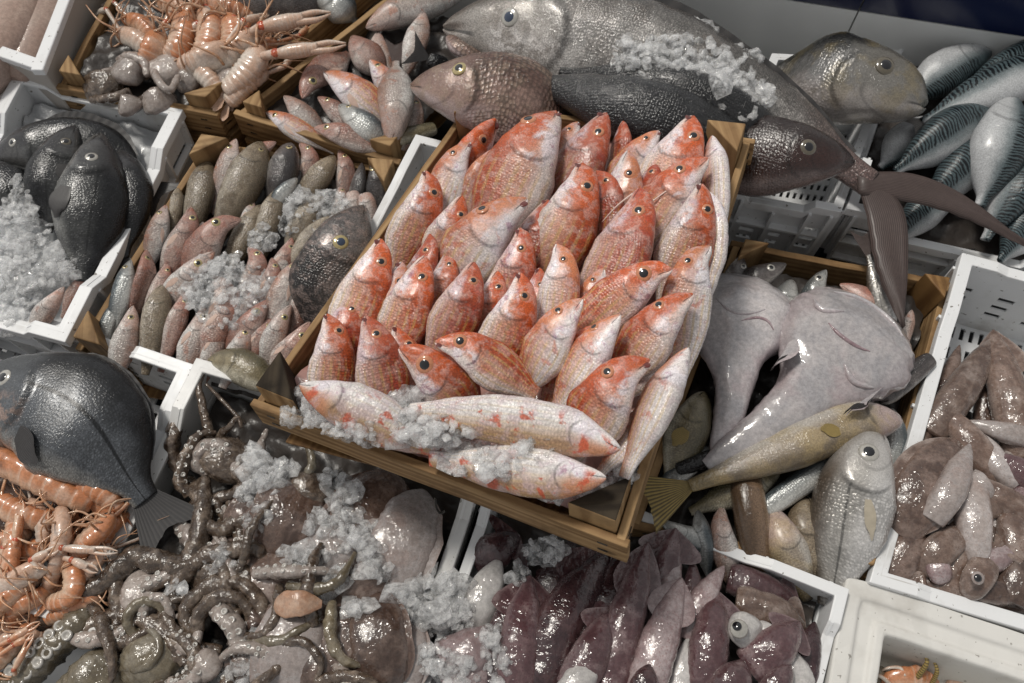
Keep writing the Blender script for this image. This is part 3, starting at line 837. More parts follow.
def rot_rand():
    q = rng.normal(size=4); q /= np.linalg.norm(q); w, x, y, z = q
    return np.array([[1-2*(y*y+z*z), 2*(x*y-z*w), 2*(x*z+y*w)], [2*(x*y+z*w), 1-2*(x*x+z*z), 2*(y*z-x*w)], [2*(x*z-y*w), 2*(y*z+x*w), 1-2*(x*x+y*y)]])
def ice_heap(label, blobs, plane=RIM, size=.006, dens=1.0, mat='ice', mound=True, mound_mat='ice_snow'):
    """blobs: (x, y, radius in pixels, base height, heap height)"""
    v0, f0 = ico(); parts = []; mi = []; nf = 0
    for bl in blobs:
        x, y, r, h, H = bl[:5]; asp = bl[5] if len(bl) > 5 else 1.0
        if mound:
            g, ga = 40, 72
            sd_ = rng.random()*50
            V = []
            for i in range(g):
                for j in range(ga):
                    a = 2*math.pi*j/ga; d = i/(g-1)
                    k = 1.05+.45*mnoise.noise(Vector((math.cos(a)*1.3+sd_, math.sin(a)*1.3, sd_)))+.2*mnoise.noise(Vector((math.cos(a)*4+sd_, math.sin(a)*4, 3)))
                    V.append(plane.at(x+r*k*d*math.cos(a), y+r*k*d*math.sin(a)*asp, h-.006+H*.6*(1-d**2.5)))
            V = np.array(V)
            ns = fbm(V, 60, sd_, 3)
            cr = np.array([min(mnoise.voronoi(Vector(p*150))[0][0], 1.0) for p in V])
            cr2 = np.array([min(mnoise.voronoi(Vector(p*330))[0][0], 1.0) for p in V])
            V = V+plane.n*(ns*.007+(.4-cr)*.0038+(.4-cr2)*.002)[:, None]+rng.normal(0, .0004, V.shape)
            fs = []
            for i in range(g-1):
                for j in range(ga):
                    j2 = (j+1) % ga
                    fs.append((i*ga+j, (i+1)*ga+j, (i+1)*ga+j2, i*ga+j2))
            parts.append((list(V), fs)); mi += [1]*len(fs)
        cnt = int(dens*(r*r*asp)*.05*(.006/size)**1.3)+4
        for k in range(cnt):
            d = math.sqrt(rng.random())*1.05; a = rng.random()*2*math.pi
            p = plane.at(x+r*d*math.cos(a), y+r*d*math.sin(a)*asp, h+H*.6*max(0, 1-d*d)+rng.normal(.0, .0025))
            sc = size*.8*rng.lognormal(0, .45)*np.array([1, .6+.5*rng.random(), .22+.22*rng.random()])
            zz = unit(plane.n+rng.normal(0, .38, 3)); xx = unit(np.cross(zz, rng.normal(size=3))); Rm = np.stack([xx, np.cross(zz, xx), zz], 1)
            vv = (v0*(1+rng.normal(0, .18, (len(v0), 1))))*sc @ Rm.T+p
            parts.append((list(vv), f0)); mi += [0 if rng.random() < .75 else 2]*len(f0)
    V, fs = join(parts)
    ob = mesh_obj('crushed_ice', V, fs, [M[mat], M[mound_mat], M[mat]], smooth=False)
    me = ob.data
    me.polygons.foreach_set('material_index', np.array(mi, np.int32))
    me.polygons.foreach_set('use_smooth', np.array(mi) > 0)
    return tag(ob, label, 'crushed ice', None, 'stuff')
# ------------------------------------------------------------------ setting
tb = mesh_obj('table_top', [(-1.6, -1.2, -.16), (1.6, -1.2, -.16), (1.6, 1.6, -.16), (-1.6, 1.6, -.16)], [(0, 1, 2, 3)], M['table'], smooth=False)
tag(tb, None, None, None, 'structure')
gd = mesh_obj('floor', [(-30, -30, -.95), (30, -30, -.95), (30, 30, -.95), (-30, 30, -.95)], [(0, 1, 2, 3)], M['grout'], smooth=False)
tag(gd, None, None, None, 'structure')
# tiled wall behind the stall
wa, wb = RIM.at(560, 10, -.02), RIM.at(905, 66, -.02)
wd = unit(wb-wa); wn = unit(np.cross(wd, (0, 0, 1))); wn = wn if wn @ (CAM-wa) > 0 else -wn
WALL = Plane(wa, wn)
z1 = WALL.at(851, 7)[2]                              # lower edge of the navy band
x0, x1 = -1.2, 1.6
w0 = wa-wd*1.2; L = 3.0
def wall_quad(s0, s1, za, zb, off):
    return [np.array([*(w0+wd*s)[:2], z])+wn*off for s, z in ((s0, za), (s1, za), (s1, zb), (s0, zb))]
wl = mesh_obj('wall', wall_quad(0, L, -.95, z1+.1, 0), [(0, 1, 2, 3)], M['grout'], smooth=False); tag(wl, None, None, None, 'structure')
sj = (WALL.at(851, 25)-w0) @ wd
parts = []; parts_b = []
wt = .33
k0 = int(-sj/wt)-1
for k in range(k0, k0+14):
    a, b = sj+k*wt+.0012, sj+(k+1)*wt-.0012
    if a < 0 or b > L: continue
    V = wall_quad(a, b, z1-.28, z1-.002, .004)+wall_quad(a, b, z1-.28, z1-.002, .0005)
    parts.append((V, [(0, 1, 2, 3), (0, 4, 5, 1), (1, 5, 6, 2), (2, 6, 7, 3), (3, 7, 4, 0)]))
    V = wall_quad(a, b, z1, z1+.1, .0045)+wall_quad(a, b, z1, z1+.1, .0005)
    parts_b.append((V, [(0, 1, 2, 3), (0, 4, 5, 1), (1, 5, 6, 2), (2, 6, 7, 3), (3, 7, 4, 0)]))
V, fs = join(parts); tag(mesh_obj('wall_tiles', V, fs, M['tile'], smooth=False), None, None, None, 'structure')
V, fs = join(parts_b); tag(mesh_obj('wall_tile_band', V, fs, M['tile_blue'], smooth=False), None, None, None, 'structure')

# ------------------------------------------------------------------ crates in place
C1Q = [(470, 105), (748, 140), (620, 540), (258, 403)]
C1Z = (.085, .135, .185, .135)
_, Q1, n1 = wood_crate('pale wooden crate of red mullets tilted over the other crates in the centre', C1Q, C1Z, bh=.036, th=.008, hi=.026, psize=.043, lower=False, postmats={2: 'wood_wet', 3: 'wood_wet'}, dep=.046)
P1 = Plane((Q1[0]+Q1[2]+Q1[1]+Q1[3])/4, n1)
_, Q2, n2 = wood_crate('wooden crate of mixed small fish behind the octopus crate', [(207, 145), (402, 172), (292, 414), (78, 350)], bh=.042, th=.009, hi=.03, psize=.036, sides=(0, 3), posts=(0, 1, 3), mats=('wood', 'wood_top', 'wood'))
_, Q3, n3 = plastic_crate('white plastic crate holding dark sea breams and ice at the left edge', [(18, 76), (177, 110), (62, 335), (-97, 292)], dep=.13, z=(.02,)*4, rimw=.017)
_, Q4, n4 = plastic_crate('white plastic crate under the big blue grey bream and langoustines', [(-62, 283), (186, 368), (68, 618), (-185, 530)], z=(.015,)*4, rimw=.016, dep=.13)
_, Q5, n5 = plastic_crate('white plastic crate of octopus and cuttlefish below the mullet crate', [(199, 364), (486, 446), (384, 750), (70, 622)], mat='plastic_old', z=(.02,.01,.01,.02), rimw=.015, dep=.13)
_, Q6, n6 = plastic_crate('white plastic crate of purple squid at the bottom', [(503, 456), (843, 592), (800, 765), (400, 748)], z=(.0, .022, .022, .0), drop=.012)
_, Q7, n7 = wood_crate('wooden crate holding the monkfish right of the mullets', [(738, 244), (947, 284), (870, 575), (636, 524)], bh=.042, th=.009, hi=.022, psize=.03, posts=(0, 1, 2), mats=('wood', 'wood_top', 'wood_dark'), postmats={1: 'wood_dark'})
_, Q8, n8 = plastic_crate('white plastic crate of cuttlefish at the right edge', [(967, 258), (1135, 303), (1092, 642), (878, 578)], dep=.125, z=(.02,)*4, drop=.004, rimw=.015)
_, Q12, n12 = plastic_crate('white plastic crate behind the monkfish crate under the gold browed bream', [(775, 56), (893, 62), (838, 208), (722, 186)], z=(.03, .03, .03, .03), dep=.14)
_, Q10, n10 = plastic_crate('white plastic crate of mackerel in the top right corner', [(926, -18), (1160, 20), (1110, 262), (852, 206)], z=(.05, .05, .03, .03), dep=.13, drop=.045)
_, Q13, n13 = wood_crate('wooden crate of small pale mullets at the top', [(395, -6), (500, 10), (394, 160), (240, 113)], z=(.02, .02, .02, .02), bh=.042, th=.009, hi=.02, psize=.03, sides=(2, 3), posts=(2, 3))
_, Q14, n14 = wood_crate('wooden crate of langoustines and small octopus at the top left', [(150, -75), (385, -35), (212, 112), (62, 86)], z=(.02, .02, .02, .02), bh=.042, th=.009, hi=.024, psize=.032, sides=(1, 2, 3), posts=(2, 3))
# polystyrene box of fillets
def foam_box(label, quad, z, dep, wall, mats, rim=.0, name='foam_box'):
    Q = [RIM.at(x, y, h) for (x, y), h in zip(quad, z)]
    n = unit(np.cross(Q[1]-Q[0], Q[3]-Q[0])); n = n if n[2] > 0 else -n
    cen = sum(Q)/4
    def inset(k): return [q+(unit(Q[(i+1) % 4]-q)+unit(Q[i-1]-q))*k for i, q in enumerate(Q)]
    I = inset(wall); I2 = inset(wall*1.35)
    rings = [[q-n*dep for q in Q], [q-n*.006 for q in Q], [q+(c-q)*.006 for q, c in zip(Q, [cen]*4)], inset(wall*.38), [q-n*.004 for q in inset(wall*.45)], [q-n*.004 for q in inset(wall*.75)], inset(wall*.82), I, [q-n*.005 for q in inset(wall*1.04)], [q-n*(dep-.02) for q in I2]]
    if not rim: rings = [rings[0], rings[1], rings[2], I, rings[8], rings[9]]
    V = []; fs = []
    sub = 12
    for R in rings:
        for a in range(4):
            for k in range(sub):
                p = lerp(R[a], R[(a+1) % 4], k/sub); q2 = lerp(R[a], R[(a+1) % 4], .5)
                # rounded corners
                f = min(k/sub, 1-k/sub)
                c = 1-max(0, 1-f/.09)**2*.014
                V.append(cen*(1-c)+p*c if 0 else p+(cen-p)*(1-c))
    m = 4*sub
    for i in range(len(rings)-1):
        for j in range(m):
            fs.append((i*m+j, i*m+(j+1) % m, (i+1)*m+(j+1) % m, (i+1)*m+j))
    fs.append(tuple((len(rings)-1)*m+j for j in range(m)))
    V = np.array(V); V = V+fbm(V, 60, 3, 3)[:, None]*.0012*n
    ob = mesh_obj(name, V, fs, mats, smooth=False)
    bevel(ob, .003, 3)
    tag(ob, label, 'foam box')
    return ob, Q, n
box9, Q9, n9 = foam_box('chipped white foam box with crab pieces in the bottom right corner', [(846, 574), (1090, 655), (1060, 820), (815, 765)], (.012, .012, .012, .012), .12, .045, M['foam'], rim=1)
def fbox15():
    return foam_box('white rimmed beige box of pale fillets in the top left corner', [(92, -80), (90, -78), (46, 73), (-90, 28)], (.05,)*4, .13, .016, M['tray'])

_, Q16, n16 = plastic_crate('white plastic crate mostly hidden under the left rear of the mullet crate', [(418, 138), (690, 208), (620, 400), (322, 322)], z=(.045, .045, .04, .04), dep=.1, drop=.002)
fbox, Q15, n15 = foam_box('white rimmed beige box of pale fillets in the top left corner', [(-90, -130), (98, -66), (45, 74), (-115, 18)], (.05,)*4, .13, .014, M['tray'])
# white lip on the box
for a in range(4):
    p, q = Q15[a], Q15[(a+1) % 4]
    o = unit(np.cross(q-p, n15)); o = o if o @ ((p+q)/2-sum(Q15)/4) > 0 else -o
    V, fs = box_vf((p+q)/2-o*.006+n15*(.004 if a % 2 else .0037), (q-p)/2+unit(q-p)*(.002 if a % 2 else -.003), o*(.0085 if a % 2 else .0088), n15*.0055)
    bevel(mesh_obj('rim', V, fs, M['plastic'], fbox, smooth=False), .002, 3)

# ------------------------------------------------------------------ red mullets in the centre
MULLETS = []
def mullet(label, pts, w, dors='R', mat='mullet', roll=0, ev=.42, eu=.135, pec=None, both=False, tail=False, er=.082, eyeon=True, pelvic=None, barbel=None, m='mullet', dfin=False, thick=1.0, plane=None, group='red mullets in the centre crate', name='red_mullet', cat='red mullet', iris='iris_red', prof='mullet', finm='fin_orange'):
    k = len(pts)-1
    if k == 2 and pts[-1][1] < 372 and 'across' not in label:
        (xa, ya, _), (xb, yb, hb) = pts[1], pts[2]
        pts = [pts[0], pts[1], (xb+(xb-xa)*.45, yb+(yb-ya)*.45, hb-.008)]
    pts = [(x, y, h+.016*(1-i/k)**1.5+.004) for i, (x, y, h) in enumerate(pts)]
    b = Body(name, M[mat], pts, w*1.34*(1+rng.normal(0, .085)), prof, dors, roll+rng.normal(0, 11), plane or P1, n=60, m=30, thick=.74*thick*(1+rng.normal(0, .06)), gill=.025, wob=.05, wscale=45, head=.72)
    tag(b.ob, label, cat, group)
    if eyeon:
        f = 1
        eye(b, eu, ev, er*b.W, M[iris], M['pupil'], f)
        if both: eye(b, eu, ev, er*b.W, M[iris], M['pupil'], -f)
        if rng.random() < .4:
            p, n_, T = b.surf(.028, 108)
            dome('mouth', p-n_*.003*b.W, n_, .055*b.W, M['mouth'], b.ob, .2, 12, 4)
    if pec is None: pec = False
    if pec: pectoral(b, M[finm], .29, -.4, .6, .06, 1, .2, .02)
    if tail: tail_fin(b, .75, .5, M['fin_pale'], .5)
    if dfin: dorsal_fin(b, .3, .5, [(0, .02), (.2, .22), (.6, .14), (1, .02)], M['fin_pale'])
    if barbel:
        for q in (1,):
            p, n_, T = b.surf(.03, 150)
            e = P1.at(*barbel)
            tube('barbel', [p, (p+e)/2+n1*.003, e], [.0011, .0009, .0005], M['spine'], b.ob, 6)
    MULLETS.append(b)
    return b
mu = mullet
# back rows first, each lies on the tails of the row behind
mu('red mullet head poking up in front of the left rear corner block', [(496, 119, .016), (478, 150, .006), (452, 205, -.03)], 44, 'L', 'mullet', roll=60, both=True, ev=.35)
mu('silver cheeked mullet left of the row, eye beside the white crate corner', [(470, 142, .018), (452, 175, .012), (430, 250, -.03)], 46, 'L', 'mullet_pale', roll=10)
mu('narrow pink mullet squeezed against the big scaly mullet at the back', [(499, 148, .014), (484, 178, .008), (462, 235, -.03)], 34, 'L', 'mullet_pale', roll=15)
mu('largest mullet at the back with broad yellow scaly flank and orange fin', [(557, 112, .024), (533, 150, .03), (497, 225, -.015)], 76, 'L', 'mullet', roll=8, ev=.62, eu=.12, pelvic=1)
mu('purple red mullet between the big scaly one and the small heads at the back', [(606, 113, .016), (590, 140, .016), (556, 205, -.02)], 50, 'R', 'mullet_red', roll=30)
mu('small blunt mullet head just showing at the back edge', [(623, 121, .006), (620, 150, .002), (612, 200, -.03)], 26, 'R', 'mullet_red', roll=60, eyeon=False, pec=False)
mu('pale mullet with dark eye tucked behind the orange one at the back right', [(659, 131, .01), (638, 158, .008), (602, 200, -.03)], 36, 'L', 'mullet_pale', roll=15)
mu('orange headed mullet at the back right with white cheek', [(693, 116, .026), (678, 150, .026), (642, 225, -.02)], 62, 'R', 'mullet', roll=0, ev=.45)
mu('white bellied mullet in front of the right rear corner block', [(712, 136, .012), (716, 180, .012), (716, 245, -.02)], 36, 'L', 'mullet_pale', roll=-60, eyeon=False)
mu('pale mullet under the right rear block, second against the right board', [(704, 190, .012), (712, 222, .014), (704, 290, -.02)], 42, 'L', 'mullet_pale', roll=-35, eyeon=False, pec=False)
mu('whitish mullet with pink brow in the middle of the back rows', [(628, 151, .028), (624, 178, .024), (610, 240, -.02)], 44, 'R', 'mullet_pale', roll=10, ev=.35)
mu('dark red mullet half hidden beside the whitish one', [(596, 171, .016), (606, 200, .016), (598, 260, -.02)], 36, 'R', 'mullet_red', roll=20)
mu('fat orange mullet staring up from the second row, left of the dark one', [(582, 163, .03), (576, 196, .03), (545, 272, -.015)], 60, 'R', 'mullet', roll=5, ev=.38)
mu('mullet pointing right with its eye in the middle of the back right group', [(708, 158, .03), (680, 186, .026), (636, 246, -.015)], 54, 'L', 'mullet', roll=5, barbel=(630, 218, .03))
mu('orange mullet with red eye smear near the right board', [(702, 184, .032), (695, 212, .03), (672, 285, -.01)], 58, 'R', 'mullet', roll=0, ev=.5)
mu('large speckled mullet in the very middle with a red ringed eye', [(640, 188, .036), (632, 222, .036), (594, 312, -.005)], 66, 'R', 'mullet_red', roll=0, ev=.3, pelvic=1, barbel=(602, 222, .03))
mu('mullet with orange snout at the left of the second row', [(426, 171, .026), (424, 200, .024), (400, 262, -.015)], 50, 'R', 'mullet', roll=0, ev=.35)
mu('silver cheeked mullet lying across with its orange belly fins open', [(527, 199, .036), (494, 228, .034), (440, 296, .0)], 66, 'L', 'mullet_pale', roll=-15, ev=.7, eu=.16, pelvic=1, finm='fin_orange')
mu('dull red mullet head between the belly up one and the speckled one', [(520, 228, .03), (518, 254, .03), (498, 322, -.01)], 46, 'R', 'mullet_red', roll=15, ev=.2)
mu('slim pale nosed mullet left of the very middle', [(557, 244, .034), (560, 276, .034), (548, 350, -.005)], 50, 'R', 'mullet_pale', roll=10, ev=.25)
mu('pale throated mullet in the column along the right board', [(710, 246, .03), (692, 278, .03), (680, 360, -.01)], 56, 'L', 'mullet_pale', roll=-5, ev=.45, eu=.15)
mu('tan mullet lying sideways with a large black eye, right of centre', [(672, 269, .042), (640, 284, .04), (574, 340, .005)], 56, 'L', 'mullet', roll=0, ev=.25, er=.12)
mu('small mullet head behind the two at the left', [(430, 234, .022), (424, 262, .02), (398, 320, -.015)], 40, 'R', 'mullet_red', roll=25, ev=.2)
mu('upright orange mullet beside the dark bream head at the left', [(381, 239, .03), (371, 272, .03), (342, 345, -.01)], 54, 'R', 'mullet', roll=0, ev=.4, dfin=False)
mu('orange faced mullet second from the left in the middle row', [(425, 256, .034), (412, 292, .034), (386, 372, -.005)], 56, 'R', 'mullet', roll=0, ev=.42)
mu('red headed mullet third from the left in the middle row', [(474, 262, .038), (461, 300, .038), (428, 376, .0)], 56, 'R', 'mullet_red', roll=0, ev=.35)
mu('orange mullet with bright eye fourth from the left in the middle row', [(521, 273, .042), (516, 306, .042), (486, 384, .005)], 58, 'R', 'mullet', roll=0, ev=.25)
mu('orange cheeked mullet right of the sideways tan one, against the board', [(693, 294, .036), (666, 318, .038), (612, 388, .005)], 62, 'L', 'mullet', roll=-5, ev=.5, eu=.15)
mu('dark eyed mullet with white belly, left of two leaning alike', [(582, 299, .046), (560, 328, .046), (522, 396, .01)], 56, 'L', 'mullet_pale', roll=-10, ev=.55)
mu('slim mullet with orange cheek, right of two leaning alike', [(620, 315, .046), (600, 342, .046), (556, 412, .01)], 54, 'L', 'mullet_pale', roll=-12, ev=.6)
mu('mullet at the left end of the front row facing up', [(327, 314, .026), (332, 346, .026), (326, 425, -.01)], 52, 'R', 'mullet', roll=0, ev=.4)
mu('gaping mullet seen from below, second in the front row', [(366, 316, .032), (375, 348, .034), (392, 428, .0)], 52, 'R', 'mullet_red', roll=-20, ev=.2)
mu('purple cheeked mullet head pointing left behind the ice', [(399, 348, .042), (424, 366, .04), (476, 420, .0)], 50, 'R', 'mullet', roll=5, ev=.2, er=.12)
mu('orange red mullet pointing left with its tail over the front fish', [(435, 342, .05), (472, 354, .05), (536, 396, .028)], 58, 'R', 'mullet', roll=0, ev=.3, er=.12)
mu('red cheeked mullet at the right end of the front rows', [(650, 360, .042), (618, 384, .044), (572, 458, .005)], 66, 'L', 'mullet', roll=-5, ev=.55, eu=.16)
mu('long white bellied mullet along the right front board', [(688, 348, .03), (662, 396, .034), (624, 478, .012)], 48, 'L', 'mullet_pale', roll=-50, eyeon=False)
mu('big mullet lying across the front with red blotches on its white belly', [(620, 449, .045), (560, 428, .047), (478, 416, .043), (392, 410, .02)], 66, 'D', 'mullet_front', roll=-18, eyeon=False)
mu('blotched mullet lying in the ice in the front left corner', [(300, 385, .022), (345, 402, .026), (440, 450, .012)], 52, 'D', 'mullet_front', roll=-20, eyeon=False)
mu('pink bellied mullet half under ice along the front board', [(606, 478, .028), (540, 472, .03), (430, 458, .01)], 52, 'D', 'mullet_front', roll=-25, eyeon=False)
for lab, P, w_, mt, dd, rl in [
    ('mullet half hidden between the big scaly one and the purple red one at the back', [(578, 122, .004), (566, 150, .004), (545, 210, -.03)], 34, 'mullet_pale', 'L', 10),
    ('mullet wedged between the whitish browed one and the one pointing right', [(654, 160, .012), (646, 190, .01), (625, 240, -.03)], 36, 'mullet_red', 'R', 15),
    ('mullet squeezed between the red headed one and the bright eyed orange one', [(498, 270, .016), (488, 305, .014), (465, 365, -.02)], 40, 'mullet', 'R', 5),
    ('mullet behind the bright eyed orange one, left of the slim pale nosed one', [(540, 268, .014), (532, 300, .012), (512, 355, -.02)], 38, 'mullet_red', 'R', 15),
    ('mullet tucked under the chin of the large speckled one in the middle', [(604, 268, .016), (592, 298, .014), (570, 350, -.02)], 40, 'mullet_pale', 'L', 0),
    ('mullet showing behind the red headed and orange faced pair', [(449, 250, .016), (441, 285, .014), (420, 345, -.02)], 40, 'mullet', 'R', 10),
    ('mullet behind the upright orange one, left of the orange faced one', [(402, 262, .014), (392, 295, .012), (370, 352, -.02)], 40, 'mullet_pale', 'R', 10),
    ('mullet under the orange cheeked one near the right board', [(668, 330, .016), (648, 352, .014), (610, 400, -.01)], 44, 'mullet', 'L', 0),
    ('mullet between the dark eyed and the slim one that lean alike', [(592, 326, .026), (578, 352, .024), (545, 410, -.01)], 40, 'mullet', 'L', 0),
    ('mullet at the left board behind the end of the front row', [(350, 290, .01), (345, 325, .008), (335, 385, -.02)], 42, 'mullet_red', 'R', 5),
    ('mullet under the silver cheeked one that lies across', [(462, 196, .012), (450, 225, .01), (425, 280, -.02)], 42, 'mullet', 'R', 10),
    ('mullet right of the silver cheeked one, under the fat orange one', [(548, 200, .014), (534, 232, .012), (510, 290, -.02)], 42, 'mullet_red', 'R', 5),
    ('pale mullet lying under the red cheeked one by the right front block', [(664, 388, .004), (640, 428, .008), (600, 474, .0)], 46, 'mullet_pale', 'L', -20),
    ('mullet between the gaping one and the purple cheeked one', [(396, 325, .014), (402, 352, .012), (420, 400, -.01)], 40, 'mullet', 'R', 5)]:
    mu(lab, P, w_, dd, mt, roll=rl, pec=False)
bed('pinkish crushed ice under the red mullets', 'ice_or_shade_bed', Q1, n1, -.016, M['ice_pink'], .012, 45)
ice_heap('crushed ice along the front board of the mullet crate', [(445, 428, 30, .045, .012, .5), (350, 428, 26, .03, .012, .5), (500, 462, 30, .042, .012, .5), (430, 426, 36, .034, .012, .55), (378, 430, 30, .02, .01, .5), (474, 458, 30, .022, .01, .55), (408, 408, 24, .03, .012, .8),
    (535, 446, 22, .05, .01, .8), (300, 408, 20, .01, .01, .9), (332, 416, 20, .01, .01, .6), (510, 472, 24, .022, .006, .5), (604, 492, 14, .004, .01), (622, 474, 12, .002, .01), (585, 492, 12, .002, .006), (556, 488, 12, .008, .006)], P1, .006, 1.3)

# ------------------------------------------------------------------ generic fish
def fish(label, name, cat, pts, w, mat, prof='long', dors='R', roll=0, iris='iris_gold', ev=.4, eu=.13, er=.1, eyes=1, pec=None, tail=None, dorsal=None, anal=None, group=None, plane=RIM, thick=1.0, gill=.04, wob=.03, n=54, m=26, pupil='pupil', mouth=.012, head=None):
    if head is None: head = {'mullet': .92, 'bream': .8, 'blunt': .85, 'long': .9, 'tuna': 1.05}.get(prof, 0)
    b = Body(name, M[mat], pts, w, prof, dors, roll, plane, n=n, m=m, thick=thick, gill=gill, wob=wob, wscale=40, mouth=mouth, head=head)
    tag(b.ob, label, cat, group)
    if eyes: eye(b, eu, ev, er*b.W, M[iris], M[pupil], 1)
    if eyes == 2: eye(b, eu, ev, er*b.W, M[iris], M[pupil], -1)
    if pec: pectoral(b, M[pec[0]], *pec[1:])
    if tail: tail_fin(b, tail[1], tail[2], M[tail[0]], *tail[3:])
    if dorsal: dorsal_fin(b, dorsal[1], dorsal[2], dorsal[3], M[dorsal[0]])
    if anal: dorsal_fin(b, anal[1], anal[2], anal[3], M[anal[0]], th=180, name='anal_fin')
    return b
def small(label, pts, w, mat='pink', dors='R', roll=0, prof='mullet', cat='small fish', name='small_fish', group=None, **k):
    if mat in ('pink', 'pinkwhite', 'mullet_pale') and prof == 'mullet':
        k.setdefault('thick', .8)
        if rng.random() < .5 and not k.get('pec'): k['pec'] = ('fin_pale', .29, -.35, .55, .06, 1, .2, .02)
    k.setdefault('n', 40); k.setdefault('m', 22); k.setdefault('iris', 'iris_gold')
    return fish(label, name, cat, pts, w, mat, prof, dors, roll, group=group, **k)

# ------------------------------------------------------------------ mixed fish, left wooden crate
G2 = 'mixed small fish in the left wooden crate'
def s2(*a, **k):
    k.setdefault('group', G2); a = list(a)
    if len(a) > 3 and a[3] == 'brown': k['prof'] = 'long'; k.setdefault('thick', .8); a[2] *= .74
    else:
        a[2] *= 1.12
        if k.get('eyes') == 0 and len(a) > 3 and a[3] in ('pink', 'pinkwhite') and k.get('prof') is None and rng.random() < .65: k['eyes'] = 1; k['ev'] = rng.uniform(0, .45)
    return small(*a, **k)
s2('long brown headless looking flatfish along the left board', [(208, 160, -.002), (200, 195, 0), (184, 262, -.03)], 40, 'brown', prof='flat', eyes=0, roll=10)
s2('small silver and red fish by the rear corner block', [(236, 139, .012), (229, 165, .01), (214, 215, -.02)], 27, 'pinkwhite', dors='L')
s2('big translucent brown flatfish in the upper left of the mixed crate', [(262, 142, .016), (245, 180, .018), (212, 250, -.015)], 54, 'brown', prof='flat', roll=0, ev=.3, er=.07)
s2('red eyed pink head above the big brown flatfish', [(276, 142, .012), (262, 152, .008), (235, 180, -.02)], 30, 'pink', dors='U')
s2('dark grey fish standing upright near the rear board', [(291, 143, .014), (284, 168, .014), (272, 215, -.015)], 30, 'greydark', prof='long', roll=20)
s2('pink fish head with gold eye near the rear board', [(300, 143, .01), (309, 162, .008), (296, 205, -.02)], 26, 'pink')
s2('tan mottled fish beside the pink head at the rear', [(335, 156, .014), (318, 178, .012), (290, 220, -.02)], 38, 'brown', roll=20, prof='flat', eyes=0)
s2('blunt pinkish head at the rear right', [(339, 150, .012), (345, 170, .01), (345, 215, -.02)], 24, 'pink', dors='R')
s2('thin dark fish at the rear right with dark fins', [(362, 163, .01), (358, 185, .006), (350, 220, -.02)], 20, 'greydark', roll=30, eyes=0)
s2('gaping dark fish in the rear right corner', [(372, 161, .014), (377, 180, .01), (372, 220, -.02)], 24, 'greydark', dors='L')
s2('pale pink finger like fish, left of a pair by the bream head', [(352, 192, .012), (355, 210, .008), (352, 245, -.02)], 15, 'pinkwhite', prof='eel', eyes=0)
s2('pale pink finger like fish, right of a pair by the bream head', [(365, 194, .014), (369, 212, .01), (372, 245, -.02)], 16, 'pinkwhite', prof='eel', eyes=0)
s2('smooth brown fish body in the middle of the mixed crate', [(278, 190, .012), (269, 222, .012), (255, 275, -.02)], 34, 'brown', prof='flat', eyes=0)
s2('dark olive fish below the big brown flatfish', [(262, 205, .004), (246, 232, .004), (222, 285, -.02)], 36, 'brown', prof='flat', eyes=0, roll=10)
s2('silver finger of fish across the brown bodies', [(297, 178, .02), (280, 196, .02), (270, 214, .0)], 14, 'silver', dors='U', eyes=0, prof='tuna')
s2('broad olive flatfish under ice in the right of the mixed crate', [(338, 215, .012), (316, 244, .014), (284, 300, -.02)], 52, 'brown', prof='flat', eyes=0)
s2('grey brown fish under the ice lumps', [(322, 195, .01), (303, 225, .008), (285, 270, -.02)], 40, 'brown', prof='flat', eyes=0)
s2('rosy fish with gold eye in the left of the mixed crate', [(191, 207, .016), (185, 232, .016), (160, 290, -.01)], 33, 'pink', dors='R')
s2('pale striped fish against the left board', [(166, 205, .008), (160, 228, .008), (146, 275, -.02)], 26, 'pinkwhite', dors='L', eyes=0)
s2('small tan fish behind the rosy one', [(178, 188, .004), (176, 208, .004), (170, 250, -.02)], 18, 'brown', eyes=0)
s2('pink snouted fish leaning right in the middle left', [(241, 219, .022), (216, 232, .022), (186, 282, -.005)], 42, 'pink', dors='L')
s2('pink eyed fish below the one leaning right', [(214, 252, .022), (192, 272, .02), (160, 320, -.01)], 38, 'pinkwhite', dors='R', ev=.0)
s2('grinning pink head in the left of the crate', [(147, 250, .014), (147, 275, .014), (132, 325, -.01)], 29, 'pink', dors='L', eyes=2, roll=55)
s2('silver fish with open mouth by the left board', [(131, 260, .01), (124, 290, .012), (108, 345, -.01)], 24, 'silver', dors='L')
s2('muddy brown fish in the lower left of the crate', [(162, 285, .016), (157, 315, .016), (145, 375, -.005)], 40, 'brown', prof='flat', eyes=0)
s2('pink and white fish at the front left', [(133, 306, .014), (126, 335, .014), (112, 385, 0)], 30, 'pinkwhite', eyes=0)
s2('pink fish peering over the ice patch', [(249, 247, .02), (256, 268, .02), (240, 320, -.01)], 30, 'pink', dors='R')
s2('small reddish head right of the ice patch', [(272, 258, .02), (271, 278, .02), (255, 325, -.01)], 25, 'pink', dors='R')
s2('slim pale fish, left of two lying side by side near the bream head', [(303, 259, .022), (286, 286, .024), (262, 345, 0)], 30, 'pinkwhite', dors='L', eyes=0)
s2('slim pinkish fish, right of two lying side by side near the bream head', [(311, 270, .02), (304, 296, .02), (284, 350, -.005)], 25, 'pink', dors='R', eyes=0)
s2('rosy fish under the lower edge of the ice patch', [(268, 300, .022), (256, 318, .022), (226, 360, 0)], 34, 'pink', dors='L', ev=.2)
s2('small pink head in front of the two slim fish', [(291, 305, .024), (279, 324, .022), (262, 372, 0)], 30, 'pinkwhite', dors='R', ev=.3)
s2('gaping pinkish head nearest the mullet crate corner', [(310, 322, .024), (296, 340, .022), (268, 380, 0)], 32, 'pink', dors='R', ev=.3)
